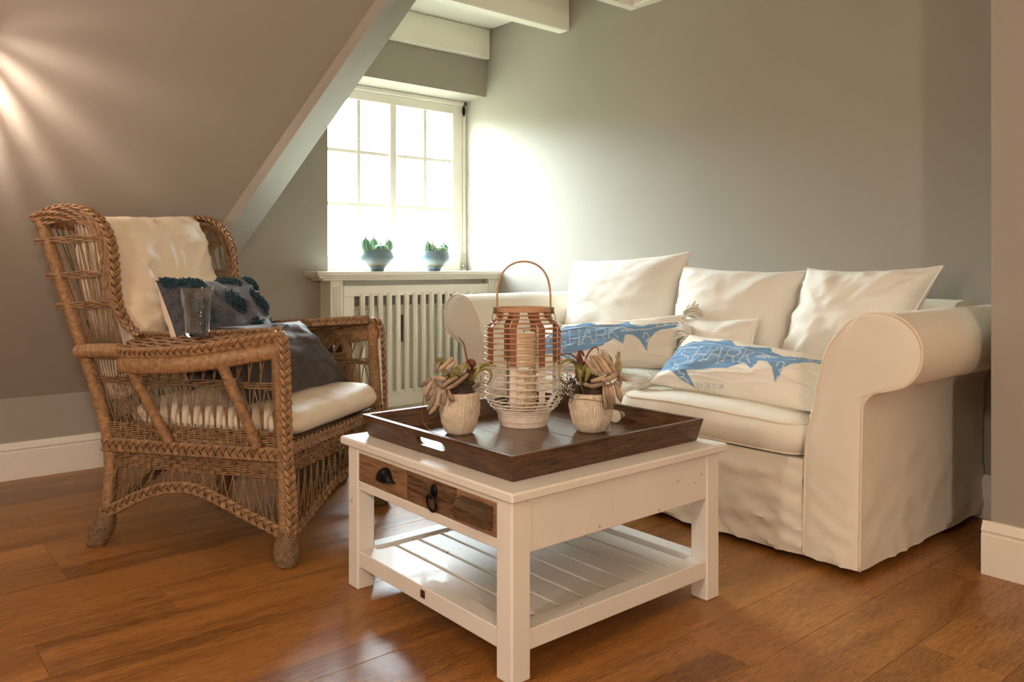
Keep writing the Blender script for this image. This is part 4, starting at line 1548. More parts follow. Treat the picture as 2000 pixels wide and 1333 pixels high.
# -- sides
ARCH = [(-.33, .105), (-.27, .130), (-.2, .165), (-.13, .193), (-.073, .210), (0, .217), (.062, .209), (.14, .182), (.211, .154), (.29, .125), (.365, .098)]
EDGE = [(.342, .345, .706), (.375, .25, .690), (.425, .12, .668), (.435, -.02, .655), (.415, -.14, .648), (.395, -.215, .648)]
INNR = [(.300, .325, .716), (.296, .2, .708), (.290, .08, .700), (.28, -.05, .694), (.27, -.17, .688), (.262, -.265, .684)]
for s in (-1, 1):
    # arch braid and lattice below the seat apron
    path = [cl(s * .345, f, z) for f, z in ARCH]
    mb = MB(); braid(mb, path, (0, 0, 1), w=.040, thick=.014, pitch=.085)
    cobj('arch_braid', mb, M_wick)
    pa_ = spline(path, 60)
    mb = MB()
    lattice(mb, lambda a, s=s: cl(s * .337, -.285 + .62 * a, .272), lambda a, pa_=pa_: pa_[int(min(59, a * 59))], 17, .045)
    cobj('lower_lattice', mb, M_wick3, kind='stuff')
    # woven apron
    fn = lambda u, z, s=s: (cl(s * .338, -.312 + .662 * u, z), A([s, 0, 0], float))
    mb = MB(); woven(mb, fn, np.arange(.268, .332, .0062), .66)
    mb2 = mb
    woven(mb, fn, np.arange(.352, .414, .0062), .66)
    for k in range(28):
        f = -.30 + .64 * k / 27
        mb.tube([cl(s * .338, f, .262), cl(s * .338, f, .420)], .0026, 5)
    cobj('woven_apron', mb, M_wick, kind='stuff')
    mb = MB(); braid(mb, [cl(s * .350, -.315, .338), cl(s * .352, 0, .340), cl(s * .350, .355, .343)], (0, 0, 1), w=.046, thick=.014, pitch=.080)
    cobj('apron_braid', mb, M_wick)
    # upper lattice with a waist band
    ed = spline([cl(s * (l * .45 + .335 * .55), f, z - .03) for l, f, z in EDGE[::-1]], 60)
    mid = lambda a, s=s: cl(s * .338, -.30 + .63 * a, .548)
    bt = lambda a, s=s: cl(s * .336, -.30 + .64 * a, .412)
    tp = lambda a, ed=ed: ed[int(min(59, max(0, a) * 59))]
    mb = MB()
    lattice(mb, bt, mid, 15, .033)
    lattice(mb, mid, tp, 15, .033)
    cobj('side_lattice', mb, M_wick3, kind='stuff')
    mb = MB()
    for j, (zz, am) in enumerate(((.540, 1), (.546, -1), (.553, 1), (.559, -1))):
        P = []
        for u in np.linspace(0, 1, 46):
            f = -.36 + .70 * u
            P.append(cl(s * (.338 + .0048 * math.sin(u * 46 + (0 if am > 0 else math.pi))), f, zz + .002 * math.sin(u * 17 + j)))
        mb.tube(P, .0030, 5)
    cobj('waist_band', mb, M_wick3)
    # slanting wrapped struts
    for a_, b_ in (((.388, -.175, .60), (.350, -.055, .358)), ((.398, .165, .635), (.350, .268, .362))):
        mb = MB(); wrapped(mb, [cl(s * a_[0], a_[1], a_[2]), cl(s * b_[0], b_[1], b_[2])], .0165, pitch=.0050)
        cobj('strut', mb, M_wick2)
    # arm: outer braid, wrapped fascia, top reeds, inner braid
    E = [cl(s * l, f, z) for l, f, z in EDGE]
    I = [cl(s * l, f, z) for l, f, z in INNR]
    arm_ = MB()
    Ep, Ip = spline(E, 40), spline(I, 40)
    for k in range(9):
        u = (k + .5) / 9
        P = Ep * (1 - u) + Ip * u
        P = P + A([0, 0, 1.0]) * (.004 * np.sin(np.arange(40) * .9 + k * 2.1))[:, None] + A([0, 0, -.004])
        arm_.tube(P, .0085, 6, up=(0, 0, 1), flat=.6)
    arm = cobj('armrest', arm_, M_wick)
    mb = MB(); braid(mb, E, (s * .5, 0, .8), w=.040, thick=.012, pitch=.070); cobj('arm_braid', mb, M_wick2, parent=arm)
    mb = MB(); braid(mb, I, (s * .3, 0, 1), w=.034, thick=.012, pitch=.065); cobj('arm_braid', mb, M_wick, parent=arm)
    mb = MB(); wrapped(mb, [p + A([-s * .012, 0, -.040]) for p in E], .0275, flat=.55, up=(1, 0, 0), pitch=.0050, amp=.0010)
    cobj('arm_fascia', mb, M_wick2, parent=arm)
    # the braid down the front corner
    mb = MB(); braid(mb, [cl(s * .330, .318, .715), cl(s * .346, .352, .700), cl(s * .349, .362, .62), cl(s * .352, .372, .36), cl(s * .348, .384, .20), cl(s * .344, .380, .10)], (s, .35, 0), w=.040, thick=.014, pitch=.075)
    cobj('front_braid', mb, M_wick2)
    # rear roll from back post to armrest
    mb = MB(); wrapped(mb, [cl(s * .345, -.415, .640), cl(s * .375, -.30, .648), cl(s * .398, -.205, .652)], .0225)
    cobj('rear_roll', mb, M_wick2)
    # wing
    WING = [(.30, -.215, .690), (.315, -.250, .735), (.325, -.272, .790), (.328, -.282, .850), (.328, -.286, .920), (.328, -.294, .985), (.329, -.318, 1.045), (.330, -.362, 1.092), (.330, -.420, 1.118), (.331, -.490, 1.122), (.331, -.560, 1.108), (.331, -.615, 1.085)]
    Wp = [cl(s * l, f, z) for l, f, z in WING]
    mb = MB(); braid(mb, Wp, (s, 0, 0), w=.044, thick=.014, pitch=.080)
    wing = cobj('wing_rim', mb, M_wick2)
    mb = MB()
    W = spline(Wp, 70)
    cen_ = cl(s * .33, -.47, .93)
    for j in range(8):
        d_ = cen_ - W; d_ /= np.linalg.norm(d_, axis=1, keepdims=True)
        wv = .003 * np.sin(np.arange(70) * .8 + j * 2.0)
        Q = W + d_ * (.004 + .0062 * j) + A([s, 0, 0]) * (.017 - .0013 * j + wv)[:, None]
        mb.tube(Q, .0044, 5)
    cobj('rim_reeds', mb, M_wick, parent=wing, kind='stuff')
    # wing lattice: sticks fanning from the arm to the rim, tied by three bands
    mb = MB()
    Wc = spline([cl(s * .33, f + (-.03 if z < 1.05 else 0), z - (.03 if z > 1.05 else 0)) for l, f, z in WING], 60)
    n_ = 9
    for i in range(n_):
        a = (i + .5) / n_
        top_ = Wc[int(59 * (.42 + .56 * a))]
        for dl_ in (-.05, .05, 0):
            a2 = min(.98, max(.02, a + dl_))
            fb = -.245 - .15 * a2
            bot_ = cl(s * .335, fb, .655)
            m1 = bot_ * .5 + top_ * .5
            mb.tube(spline([bot_, m1 + A([0, random.uniform(-.008, .008), 0]), top_], 7), .0025, 4)
    cobj('wing_lattice', mb, M_wick3, parent=wing, kind='stuff')
    for zb_, fa in ((1.008, -.30), (.890, -.288), (.790, -.285)):
        mb = MB()
        fpost = -.405 - .416 * (zb_ - .63) - .024
        for j in range(4):
            P = []
            for u in np.linspace(0, 1, 24):
                f = fpost + (fa - fpost) * u
                P.append(cl(s * (.333 + (.024 if u < .12 else .006) + .005 * math.sin(u * 20 + (j % 2) * math.pi)), f, zb_ - .012 + .006 * j + .012 * u + .002 * math.sin(u * 9 + j)))
            mb.tube(P, .0031, 5)
        cobj('wing_band', mb, M_wick, parent=wing)
    # the lower back part of the side: sticks beside the back post
    mb = MB()
    for k in range(9):
        f0 = -.30 + .014 * k
        mb.tube(spline([cl(s * .335, f0 + .02, .41), cl(s * .336, f0 - .02 - .004 * k, .53), cl(s * .335, f0 - .06, .66)], 6), .0026, 4)
    cobj('rear_sticks', mb, M_wick3, kind='stuff')
# -- front
fn = lambda u, z: (cl(-.335 + .67 * u, .362, z), A([0, -1, 0], float))
mb = MB(); woven(mb, fn, np.arange(.286, .345, .0062), .67)
for k in range(28):
    l = -.325 + .65 * k / 27
    mb.tube([cl(l, .362, .278), cl(l, .362, .365)], .0026, 5)
cobj('woven_apron', mb, M_wick, kind='stuff')
mb = MB(); braid(mb, [cl(-.34, .372, .362), cl(0, .376, .362), cl(.34, .372, .362)], (0, 0, 1), w=.046, thick=.016, pitch=.080)
cobj('apron_braid', mb, M_wick)
FA = [(-.343, .098), (-.30, .105), (-.257, .117), (-.217, .132), (-.152, .157), (-.084, .180), (-.012, .196), (.044, .198), (.10, .188), (.17, .162), (.23, .136), (.29, .113), (.343, .098)]
mb = MB(); braid(mb, [cl(l, .372, z) for l, z in FA], (0, 0, 1), w=.038, thick=.014, pitch=.085)
cobj('arch_braid', mb, M_wick)
fa_ = spline([cl(l, .366, z) for l, z in FA], 60)
mb = MB(); lattice(mb, lambda a: cl(-.33 + .66 * a, .362, .284), lambda a: fa_[int(min(59, a * 59))], 17, .045)
cobj('lower_lattice', mb, M_wick3, kind='stuff')
# -- back: rail, woven panel, lattice, arch
mb = MB(); wrapped(mb, [cl(-.335, -.592, 1.075), cl(0, -.605, 1.060), cl(.335, -.592, 1.075)], .018); cobj('back_rail', mb, M_wick2)
fnb = lambda u, z: (cl(-.33 + .66 * u, -.31 - max(0, z - .42) * .44, z), A([0, 1, 0], float))
mb = MB(); woven(mb, fnb, np.concatenate([np.arange(.268, .414, .0066), np.arange(.72, .74, .007)]), .66)
for k in range(26):
    l = -.32 + .64 * k / 25
    mb.tube([cl(l, -.31, .262), cl(l, -.315, .42), cl(l + .02 * (-1) ** k, -.45, .74), cl(l, -.59, 1.06)], .0026, 4)
cobj('back_panel', mb, M_wick3, kind='stuff')
mb = MB(); braid(mb, [cl(l, -.325, z) for l, z in FA], (0, 0, 1), w=.038, thick=.014, pitch=.085); cobj('arch_braid', mb, M_wick3)
# -- seat deck under the cushion
mb = MB()
for k in range(46):
    f = -.30 + .64 * k / 45
    mb.tube([cl(-.325, f, .372 + .002 * (-1) ** k), cl(0, f, .370), cl(.325, f, .372 - .002 * (-1) ** k)], .0075, 5, flat=.35, up=(0, 0, 1))
for k in range(14):
    l = -.31 + .62 * k / 13
    mb.tube([cl(l, -.305, .366), cl(l, .345, .366)], .005, 5)
cobj('seat_deck', mb, M_wick3, kind='stuff')

# chair cushions and what lies on the chair
box_cushion('chair_seat_cushion', 'thick cream seat cushion in the wicker armchair', 'cushion', (-.300, -.275, .382), (.308, .368, .462), M_satin, crown=.018, seed=11.0, r=.038,
            parent_rot=lambda p: cw(p[0], p[1], p[2]), wr=.010)
cc = [cw(-.312, -.435, 1.085), cw(.262, -.465, 1.122), cw(.300, -.315, .487), cw(-.310, -.285, .478)]
fdir = A([sinr, -cosr, .25])
pillow('chair_back_cushion', 'tall cream back cushion in the wicker armchair', 'cushion', cc, .215, M_satin, fdir, nu=64, nv=68, pinch=.015, seed=21.0, wr=.010, p=6.0, ex=.42)
# tufted cushion
tc_ = [cw(-.300, -.150, .875), cw(.255, -.165, .868), cw(.260, -.02, .520), cw(-.320, .0, .520)]
th, o, Gf, Gb = pillow('tufted_cushion', 'blue-grey felt cushion with dark teal shaggy tufts on the wicker armchair', 'cushion', tc_, .16, M_felt, fdir, nu=44, nv=36, pinch=.05, seed=33.0, wr=.007, backmat=M_satin)
nv_, nu_ = Gf.shape[0] - 1, Gf.shape[1] - 1
for (u, v, ln, ang) in ((.10, .93, .07, .0), (.26, .90, .09, .1), (.60, .93, .085, -.3), (.86, .90, .085, -.5), (.50, .66, .08, -.4), (.78, .66, .10, -.5), (.65, .40, .10, -.5), (.93, .40, .07, -.5), (.22, .60, .08, -.4), (.38, .34, .09, -.4), (.12, .28, .08, -.4), (.82, .14, .09, -.4), (.52, .10, .09, -.4)):
    mb = MB()
    su = np.linalg.norm(Gf[0, -1] - Gf[0, 0]); sv = np.linalg.norm(Gf[-1, 0] - Gf[0, 0])

    def surf(u_, v_):
        i = min(nu_ - 1, max(1, int(round(u_ * nu_)))); j = min(nv_ - 1, max(1, int(round(v_ * nv_))))
        p = Gf[j, i]; n = np.cross(Gf[j, i + 1] - Gf[j, i - 1], Gf[j + 1, i] - Gf[j - 1, i])
        n /= np.linalg.norm(n)
        if n @ fdir < 0: n = -n
        return p, n
    for k in range(620):
        t_ = random.uniform(-.5, .5); w_ = random.gauss(0, .011)
        du = (t_ * ln * math.cos(ang) - w_ * math.sin(ang)) / su
        dv = (t_ * ln * math.sin(ang) + w_ * math.cos(ang)) / sv
        p, n = surf(min(.99, max(.01, u + du)), min(.99, max(.01, v + dv)))
        p = p + (cw(1, 0, 0) - cw(0, 0, 0)) * random.uniform(-.005, .005) + A([0, 0, random.uniform(-.005, .005)])
        dr = n + A([random.uniform(-.8, .8) for _ in range(3)])
        dr /= np.linalg.norm(dr)
        L_ = random.uniform(.009, .018)
        mb.tube([p - n * .002, p + dr * L_ * .6, p + dr * L_ + A([0, 0, -.004])], [.0024, .0026, .0008], 3, caps=False)
    obj('tuft', mb, M_tuft, th, kind=None, normals=False)
# grey velvet cushion
gc = [cw(-.275, .06, .722), cw(.225, .07, .712), cw(.365, .205, .466), cw(-.300, .20, .482)]
pillow('velvet_cushion', 'plain dark grey velvet cushion at the front of the wicker armchair', 'cushion', gc, .13, M_velvet, fdir, nu=44, nv=36, pinch=.05, seed=41.0, wr=.006, backmat=M_felt)

# drinking glass on the near armrest
gp = cw(-.345, .045, .700)
gth = thing('drinking_glass', 'clear empty faceted tumbler standing on the near armrest of the wicker chair', 'glass', tuple(gp))
R_ = [(.001, .0), (.036, .0), (.0385, .004), (.0415, .05), (.0435, .088), (.0455, .094), (.0505, .152), (.0492, .153), (.0440, .096), (.0395, .088), (.0370, .05), (.0340, .014), (.001, .012)]


def facet(r, z, a):
    if .006 < z < .09 and r > .034:
        return r * (1 - .035 * abs(math.sin(5 * a)))
    return r


mb = MB(); mb.lathe(R_, 60, gp, facet, close=False)
obj('tumbler', mb, M_glass, gth, smooth=True)

# ------------------------------------------------------------------ lantern with candle
LX, LY = 1.586, 1.844
RV = A([math.sin(ALPHA), -math.cos(ALPHA), 0])
FV = A([math.cos(ALPHA), math.sin(ALPHA), 0])
lan = thing('cane_lantern', 'tall cane ring lantern, copper brown above and whitewashed below, with arched handle', 'lantern', (LX, LY, ZT))
Z_ = [.047, .058, .085, .300, .325, .352]
RR = [.083, .098, .1165, .1165, .085, .081]
lprof = lambda z: float(np.interp(z, Z_, RR))
mb = MB(); mb.lathe([(.001, 0), (.071, 0), (.073, .004), (.074, .014), (.077, .016), (.079, .034), (.081, .035), (.082, .044), (.078, .046), (.074, .022), (.001, .020)], 48, (LX, LY, ZT), close=False)
obj('base', mb, M_lantern, lan, smooth=True)
for k in range(8):
    a = math.radians(-17 + 45 * k)
    ux = RV * math.sin(a) - FV * math.cos(a)
    tx = RV * math.cos(a) + FV * math.sin(a)
    P = [A([LX, LY, ZT + z]) + ux * (lprof(z) - .004) for z in (.040, .058, .072, .086, .10, .19, .286, .300, .313, .326, .350)]
    mb = MB(); G = []
    for p in P:
        G.append([p - tx * .0095, p + tx * .0095, p + tx * .0095 - ux * .004, p - tx * .0095 - ux * .004])
    mb.grid(G, wrap=True)
    obj('rib', mb, M_rib, lan)
zr = [.7756, .7633, .751, .7387, .7223, .7092, .6936, .6751, .6567, .6382, .6198, .6013, .5808, .5603, .5398, .5213, .509, .4986, .490, .483]
q = {}
for z in zr:
    r = lprof(z - .437) + .0015
    a = np.linspace(0, 2 * math.pi, 57)[:-1]
    mb = MB(); mb.tube(np.stack([LX + r * np.cos(a), LY + r * np.sin(a), np.full(56, z)], 1), .0020, 6, closed=True, up=(0, 0, 1))
    obj('ring', mb, M_lantern, lan, smooth='all')
mb = MB(); mb.lathe([(.0795, .345), (.0825, .345), (.083, .357), (.0795, .357), (.0795, .345)], 48, (LX, LY, ZT), close=False)
obj('top_rim', mb, M_lantern, lan, smooth=True)
HP = []
for u in np.linspace(0, 1, 41):
    a = math.pi * u
    x_ = -.0815 * math.cos(a)
    zz = .352 + .145 * (abs(math.sin(a)) ** .55)
    HP.append(A([LX, LY, ZT + zz]) + RV * x_)
HP = spline([HP[0] + A([0, 0, -.045])] + HP + [HP[-1] + A([0, 0, -.045])], 70)
mb = MB(); mb.tube(HP, .0031, 8, up=FV, flat=1.6)
obj('handle', mb, M_lantern, lan, label='arched cane handle', smooth='all')
for sg in (-1, 1):
    mb = MB(); c_ = A([LX, LY, ZT + .345]) + RV * sg * .083
    for j in range(5):
        a = np.linspace(0, 2 * math.pi, 13)[:-1]
        mb.tube([c_ + A([0, 0, -.006 + .004 * j]) + RV * .009 * math.cos(t_) + FV * .009 * math.sin(t_) for t_ in a], .0016, 5, closed=True, up=(0, 0, 1))
    mb.tube([c_ + RV * .009 * sg, c_ + RV * .014 * sg + A([0, 0, -.02]), c_ + RV * .010 * sg + A([0, 0, -.034])], .0012, 4)
    obj('binding', mb, M_string, lan, smooth='all')
# glass cylinder with shells, candle on top
gv = thing('glass_cylinder', 'clear glass cylinder filled with pale shells inside the cane lantern', 'vase', (LX, LY, ZT + .021))
mb = MB(); mb.lathe([(.001, 0), (.050, 0), (.0515, .003), (.0515, .272), (.0495, .273), (.0495, .006), (.001, .006)], 48, (LX, LY, ZT + .021), close=False)
obj('cylinder', mb, M_thin, gv, smooth=True)
mb = MB()
for k in range(190):
    a = random.uniform(0, 6.28); r = .040 * math.sqrt(random.uniform(.25, 1)); z = ZT + .036 + random.uniform(0, .135)
    sc_ = random.uniform(.006, .0095)
    mb.ball((LX + r * math.cos(a), LY + r * math.sin(a), z), (sc_, sc_ * random.uniform(.6, 1), sc_ * random.uniform(.6, 1)), 7, 5)
mb.lathe([(.001, 0), (.032, 0), (.032, .14), (.001, .14)], 20, (LX, LY, ZT + .028), close=False)
obj('shells', mb, M_shell, gv, kind='stuff', smooth='all')
cd = thing('pillar_candle', 'cream pillar candle standing on shells inside the cane lantern', 'candle', (LX, LY, ZT + .178))
mb = MB(); mb.lathe([(.001, 0), (.036, 0), (.0365, .003), (.0365, .098), (.034, .103), (.028, .1035), (.015, .099), (.001, .098)], 40, (LX, LY, ZT + .178), close=False)
obj('wax', mb, M_candle, cd, smooth=True)
mb = MB(); mb.tube([(LX, LY, ZT + .274), (LX + .001, LY, ZT + .288)], .0012, 5)
obj('wick', mb, M_dark, cd)


# ------------------------------------------------------------------ driftwood pots
def pot_frame(cx, cy, px0, py0, k, ppm, zref, yref):
    """returns a function turning a drawn position (zoom units) and a depth offset into a place round the pot"""
    c = A([cx, cy, 0], float)

    def f(x, y, dep=0.0):
        X = (px0 + x / k); Y = (py0 + y / k)
        lat = (X - xc_[0]) / ppm
        z = zref - (Y - yref) / ppm
        return c + RV * lat - FV * dep + A([0, 0, z])
    return f


xc_ = [0]


def drift(mb, pts, r, seed):
    P = spline(pts, 12)
    r = r * 1.04
    rr = A([r * (.62 + .38 * math.sin(math.pi * min(1, .12 + .76 * i / 11)) + .22 * nz((i * .55, seed * 1.7, 0), 1.0)) for i in range(12)])
    rr[0] *= .62; rr[-1] *= .58
    mb.tube(P, rr, 9, flat=.85)


def ribbon(mb, pts, w, up, n=26, taper=.45):
    P = spline(pts, n)
    T = np.gradient(P, axis=0); T /= np.linalg.norm(T, axis=1, keepdims=True)
    S = np.cross(T, A(up, float)); S /= np.maximum(np.linalg.norm(S, axis=1, keepdims=True), 1e-6)
    Nn = np.cross(S, T)
    tw = (np.linspace(-.5, 1.1, n) + math.sin(P[0][0] * 900 + n) * .6)[:, None]
    S, Nn = S * np.cos(tw) + Nn * np.sin(tw), Nn * np.cos(tw) - S * np.sin(tw)
    w = w * (1.12 if w > .004 else 1.0)
    ww = w * (taper + (1 - taper) * np.sin(math.pi * np.linspace(.25, .97, n)))
    G = []
    for i in range(n):
        G.append([P[i] - S[i] * ww[i], P[i] + Nn[i] * (ww[i] * .16 + .0004), P[i] + S[i] * ww[i], P[i] + Nn[i] * (ww[i] * .16 - .0006)])
    mb.grid(G, wrap=True)


def make_pot(label, cx, cy, prof, seed):
    th = thing('driftwood_pot', label, 'pot', (cx, cy, ZT), group='driftwood pots on the tray')

    def ridge(r, z, a):
        if r < .02: return r
        w = noise.noise(Vector((math.cos(a) * 5.5 + seed, math.sin(a) * 5.5, z * 22 + seed)))
        w2 = noise.noise(Vector((math.cos(a) * 16, math.sin(a) * 16 + seed, z * 55)))
        return r * (1 + .030 * math.sin(60 * a + 4.0 * w + 2.6 * w2) + .02 * w + .030 * w2)
    mb = MB(); prof2 = []
    for (r0, z0_), (r1, z1_) in zip(prof[:-1], prof[1:]):
        n_ = max(1, int(math.hypot(r1 - r0, z1_ - z0_) / .006))
        prof2 += [(r0 + (r1 - r0) * k_ / n_, z0_ + (z1_ - z0_) * k_ / n_) for k_ in range(n_)]
    mb.lathe(prof2 + [prof[-1]], 208, (cx, cy, ZT), ridge, close=False)
    obj('pot', mb, M_ceramic, th, smooth='all')
    return th


def moss(th, c, r, h, n, seed, mat=None):
    rr = random.Random(seed)
    mb = MB()
    mb.ball(c, (r * .82, r * .82, h * .7), 16, 8)
    for k in range(n):
        a = rr.uniform(0, 6.28); b_ = rr.uniform(0, 1.5)
        p = A(c) + A([r * math.cos(a) * math.cos(b_), r * math.sin(a) * math.cos(b_), h * math.sin(b_)]) * rr.uniform(.75, 1.05)
        q_ = [p]
        for j in range(3):
            q_.append(q_[-1] + A([rr.uniform(-.014, .014), rr.uniform(-.014, .014), rr.uniform(-.008, .010)]))
        mb.tube(spline(q_, 6), .0009, 3, caps=False)
    obj('moss', mb, mat or M_moss, th, kind='stuff')


# pot at the hand slot (left in the picture)
c1x, c1y = 1.360, 1.866
P1 = [(.001, 0), (.034, 0), (.040, .006), (.050, .028), (.0565, .055), (.058, .082), (.056, .104), (.053, .119), (.049, .120), (.048, .10), (.001, .095)]
th = make_pot('ribbed cream pot with driftwood bundle spilling over its side, by the tray hand slot', c1x, c1y, P1, 1.0)
xc_[0] = 892
f1 = pot_frame(c1x, c1y, 800, 660, 6.347, 677, ZT + .118, 768)
for i, (pts, r) in enumerate([
    ([(110, 605, .02), (250, 490, .03)], .0060), ([(160, 715, .035), (210, 610, .045), (285, 500, .04)], .0068), ([(205, 765, .03), (250, 680, .045), (322, 560, .045)], .0066),
    ([(200, 880, .035), (255, 800, .05), (320, 690, .055)], .0064), ([(230, 920, .05), (325, 790, .068), (368, 580, .06)], .0070), ([(422, 800, .072), (432, 720, .075), (420, 610, .06)], .0056),
    ([(538, 752, .070), (500, 690, .072), (462, 622, .06)], .0066), ([(290, 468, .05), (360, 478, .058), (432, 497, .05)], .0080), ([(385, 590, .055), (470, 520, .055), (572, 472, .045)], .0062),
    ([(438, 610, .062), (560, 545, .06), (706, 432, .045)], .0066), ([(335, 405, .02), (420, 330, .02), (505, 250, .01)], .0064), ([(420, 395, .03), (480, 345, .03), (548, 285, .02)], .0062),
    ([(175, 790, .015), (215, 690, .025), (260, 600, .025)], .0056), ([(300, 420, .0), (315, 370, .0), (335, 310, -.01)], .0056), ([(245, 840, .02), (290, 740, .035), (330, 640, .04)], .006),
    ([(300, 520, .035), (350, 560, .045), (410, 600, .045)], .0062)]):
    mb = MB(); drift(mb, [f1(*p) for p in pts], r, i)
    obj('driftwood_stick', mb, M_drift, th, smooth='all')
moss(th, (c1x, c1y, ZT + .118), .050, .045, 240, 3)
for pts, w, mt in (
    ([(470, 560, -.01), (380, 400, -.02), (310, 300, -.01), (360, 285, .0), (430, 300, .02)], .008, M_leaf),
    ([(640, 600, .01), (560, 420, .03), (600, 360, .045), (680, 330, .04), (725, 380, .03)], .010, M_leaf),
    ([(700, 600, .0), (780, 470, .02), (860, 400, .02), (950, 400, .015), (985, 480, .01), (930, 570, .01), (860, 550, .012), (850, 470, .015)], .0032, M_leaf),
    ([(690, 560, .0), (760, 440, -.01), (850, 370, .0), (930, 345, .0), (1045, 358, .01)], .0060, M_leaf),
    ([(650, 560, -.01), (720, 400, .0), (700, 320, .01), (745, 300, .015), (775, 345, .012), (740, 380, .01)], .009, M_leafred),
    ([(660, 560, -.02), (690, 380, -.02), (660, 240, -.02), (625, 90, -.03), (560, 10, -.03)], .0028, M_leafred),
    ([(700, 580, .01), (800, 430, .03), (830, 340, .03), (880, 330, .025), (860, 400, .02)], .0045, M_leaf),
    ([(560, 560, .03), (520, 440, .05), (560, 400, .055), (620, 440, .05)], .008, M_leaf)):
    mb = MB(); ribbon(mb, [f1(*p) for p in pts], w, FV + A([0, 0, .4]))
    obj('curly_leaf', mb, mt, th, smooth=True, normals=False)
mb = MB()
mb.tube(spline([f1(162, 700, .035), f1(150, 800, .04), f1(138, 900, .04), f1(140, 1000, .035), f1(165, 1060, .03), f1(215, 1120, .03), f1(250, 1150, .02)], 24), .0012, 5)
mb.ball(f1(165, 1062, .03), (.003, .003, .004), 8, 6)
mb.tube(spline([f1(245, 955, .06), f1(300, 935, .06), f1(325, 880, .058), f1(310, 860, .055)], 14), .0009, 4)
mb.tube(spline([f1(280, 400, .05), f1(450, 408, .062), f1(600, 412, .055), f1(735, 440, .04)], 16), .0009, 4)
mb.tube(spline([f1(300, 500, .055), f1(330, 560, .062), f1(400, 600, .065), f1(470, 590, .06)], 14), .0011, 4)
obj('string', mb, M_string, th, smooth='all')

# pot nearer the sofa arm
c2x, c2y = 1.672, 1.642
P2 = [(.001, 0), (.036, 0), (.044, .006), (.054, .024), (.0610, .050), (.0635, .078), (.0625, .100), (.0600, .114), (.055, .115), (.054, .10), (.001, .095)]
th = make_pot('wide ribbed cream pot with upright bound driftwood sticks, on the sofa side of the lantern', c2x, c2y, P2, 6.0)
xc_[0] = 1156
f2 = pot_frame(c2x, c2y, 1080, 670, 6.665, 673, ZT + .113, 775)
for i, (pts, r) in enumerate([
    ([(422, 250, .03), (490, 350, .045), (575, 445, .055)], .0068), ([(480, 208, .03), (550, 320, .05), (632, 435, .06)], .0072), ([(530, 205, .025), (610, 310, .045), (690, 420, .06)], .0066),
    ([(588, 185, .02), (660, 300, .045), (738, 415, .058)], .0074), ([(640, 165, .015), (730, 290, .04), (812, 430, .05)], .0078), ([(478, 515, .062), (560, 490, .07), (665, 452, .07)], .0080),
    ([(600, 490, .075), (710, 468, .078), (822, 405, .062)], .0086), ([(383, 548, .055), (480, 575, .064), (560, 560, .066), (645, 540, .062)], .0080), ([(665, 530, .068), (680, 680, .082), (735, 855, .080)], .0068),
    ([(722, 535, .062), (742, 670, .075), (772, 800, .072)], .0066), ([(640, 580, .062), (645, 720, .078), (668, 860, .076)], .0062), ([(800, 540, .045), (830, 650, .05), (875, 775, .045)], .0082),
    ([(870, 170, .0), (850, 290, .01), (820, 430, .03)], .0066), ([(850, 470, .03), (905, 500, .03), (962, 522, .025)], .0070), ([(690, 560, .065), (712, 700, .080), (745, 830, .076)], .0060),
    ([(820, 420, .04), (860, 520, .045), (850, 620, .045)], .0064)]):
    mb = MB(); drift(mb, [f2(*p) for p in pts], r, i + 40)
    obj('driftwood_stick', mb, M_drift, th, smooth='all')
moss(th, (c2x, c2y, ZT + .112), .056, .050, 260, 8)
cc2 = f2(190, 610, .0)
rr = random.Random(5); mb = MB()
for k in range(150):
    p = f2(rr.uniform(110, 420), rr.uniform(470, 760), rr.uniform(-.02, .055))
    q_ = [p]
    for j in range(3):
        q_.append(q_[-1] + A([rr.uniform(-.011, .011), rr.uniform(-.011, .011), rr.uniform(-.011, .011)]))
    mb.tube(spline(q_, 6), .0010, 3, caps=False)
obj('lichen', mb, M_moss, th, kind='stuff')
for pts, w, mt in (
    ([(370, 560, .0), (320, 420, .03), (330, 410, .05), (345, 540, .065), (395, 690, .068)], .0090, M_leaf),
    ([(420, 560, .01), (400, 420, .03), (450, 330, .04), (455, 380, .05), (410, 520, .055)], .0100, M_leaf),
    ([(390, 560, -.01), (300, 330, .0), (230, 270, .01), (130, 300, .01), (85, 400, .01), (100, 520, .015), (180, 580, .02), (250, 540, .02)], .0045, M_leaf),
    ([(400, 560, .0), (340, 340, .02), (260, 290, .03), (150, 340, .02)], .0090, M_leaf),
    ([(400, 540, -.02), (340, 300, -.02), (250, 210, -.02), (120, 220, -.02), (30, 320, -.02), (30, 380, -.02)], .0022, M_leafred),
    ([(410, 540, -.02), (360, 330, -.01), (310, 200, -.02), (230, 150, -.02), (170, 160, -.02)], .0034, M_leafred),
    ([(400, 560, .0), (390, 360, .0), (350, 190, .0), (380, 170, .0), (410, 220, .01)], .008, M_leafred),
    ([(440, 540, .0), (420, 350, .0), (470, 190, .0), (560, 110, -.01), (610, 150, -.01), (590, 250, -.01)], .0030, M_leafred),
    ([(700, 560, .0), (760, 400, .0), (770, 260, -.01), (700, 170, -.01), (630, 150, -.01)], .0046, M_leaf),
    ([(780, 500, .02), (850, 400, .03), (870, 320, .02), (820, 220, .0)], .0070, M_leaf)):
    mb = MB(); ribbon(mb, [f2(*p) for p in pts], w, FV + A([0, 0, .4]))
    obj('curly_leaf', mb, mt, th, smooth=True, normals=False)
mb = MB()
mb.tube(spline([f2(640, 560, .075), f2(720, 540, .082), f2(800, 500, .07), f2(850, 440, .05)], 14), .0013, 5)
mb.tube(spline([f2(650, 575, .075), f2(730, 555, .082), f2(805, 515, .07), f2(855, 455, .05)], 14), .0013, 5)
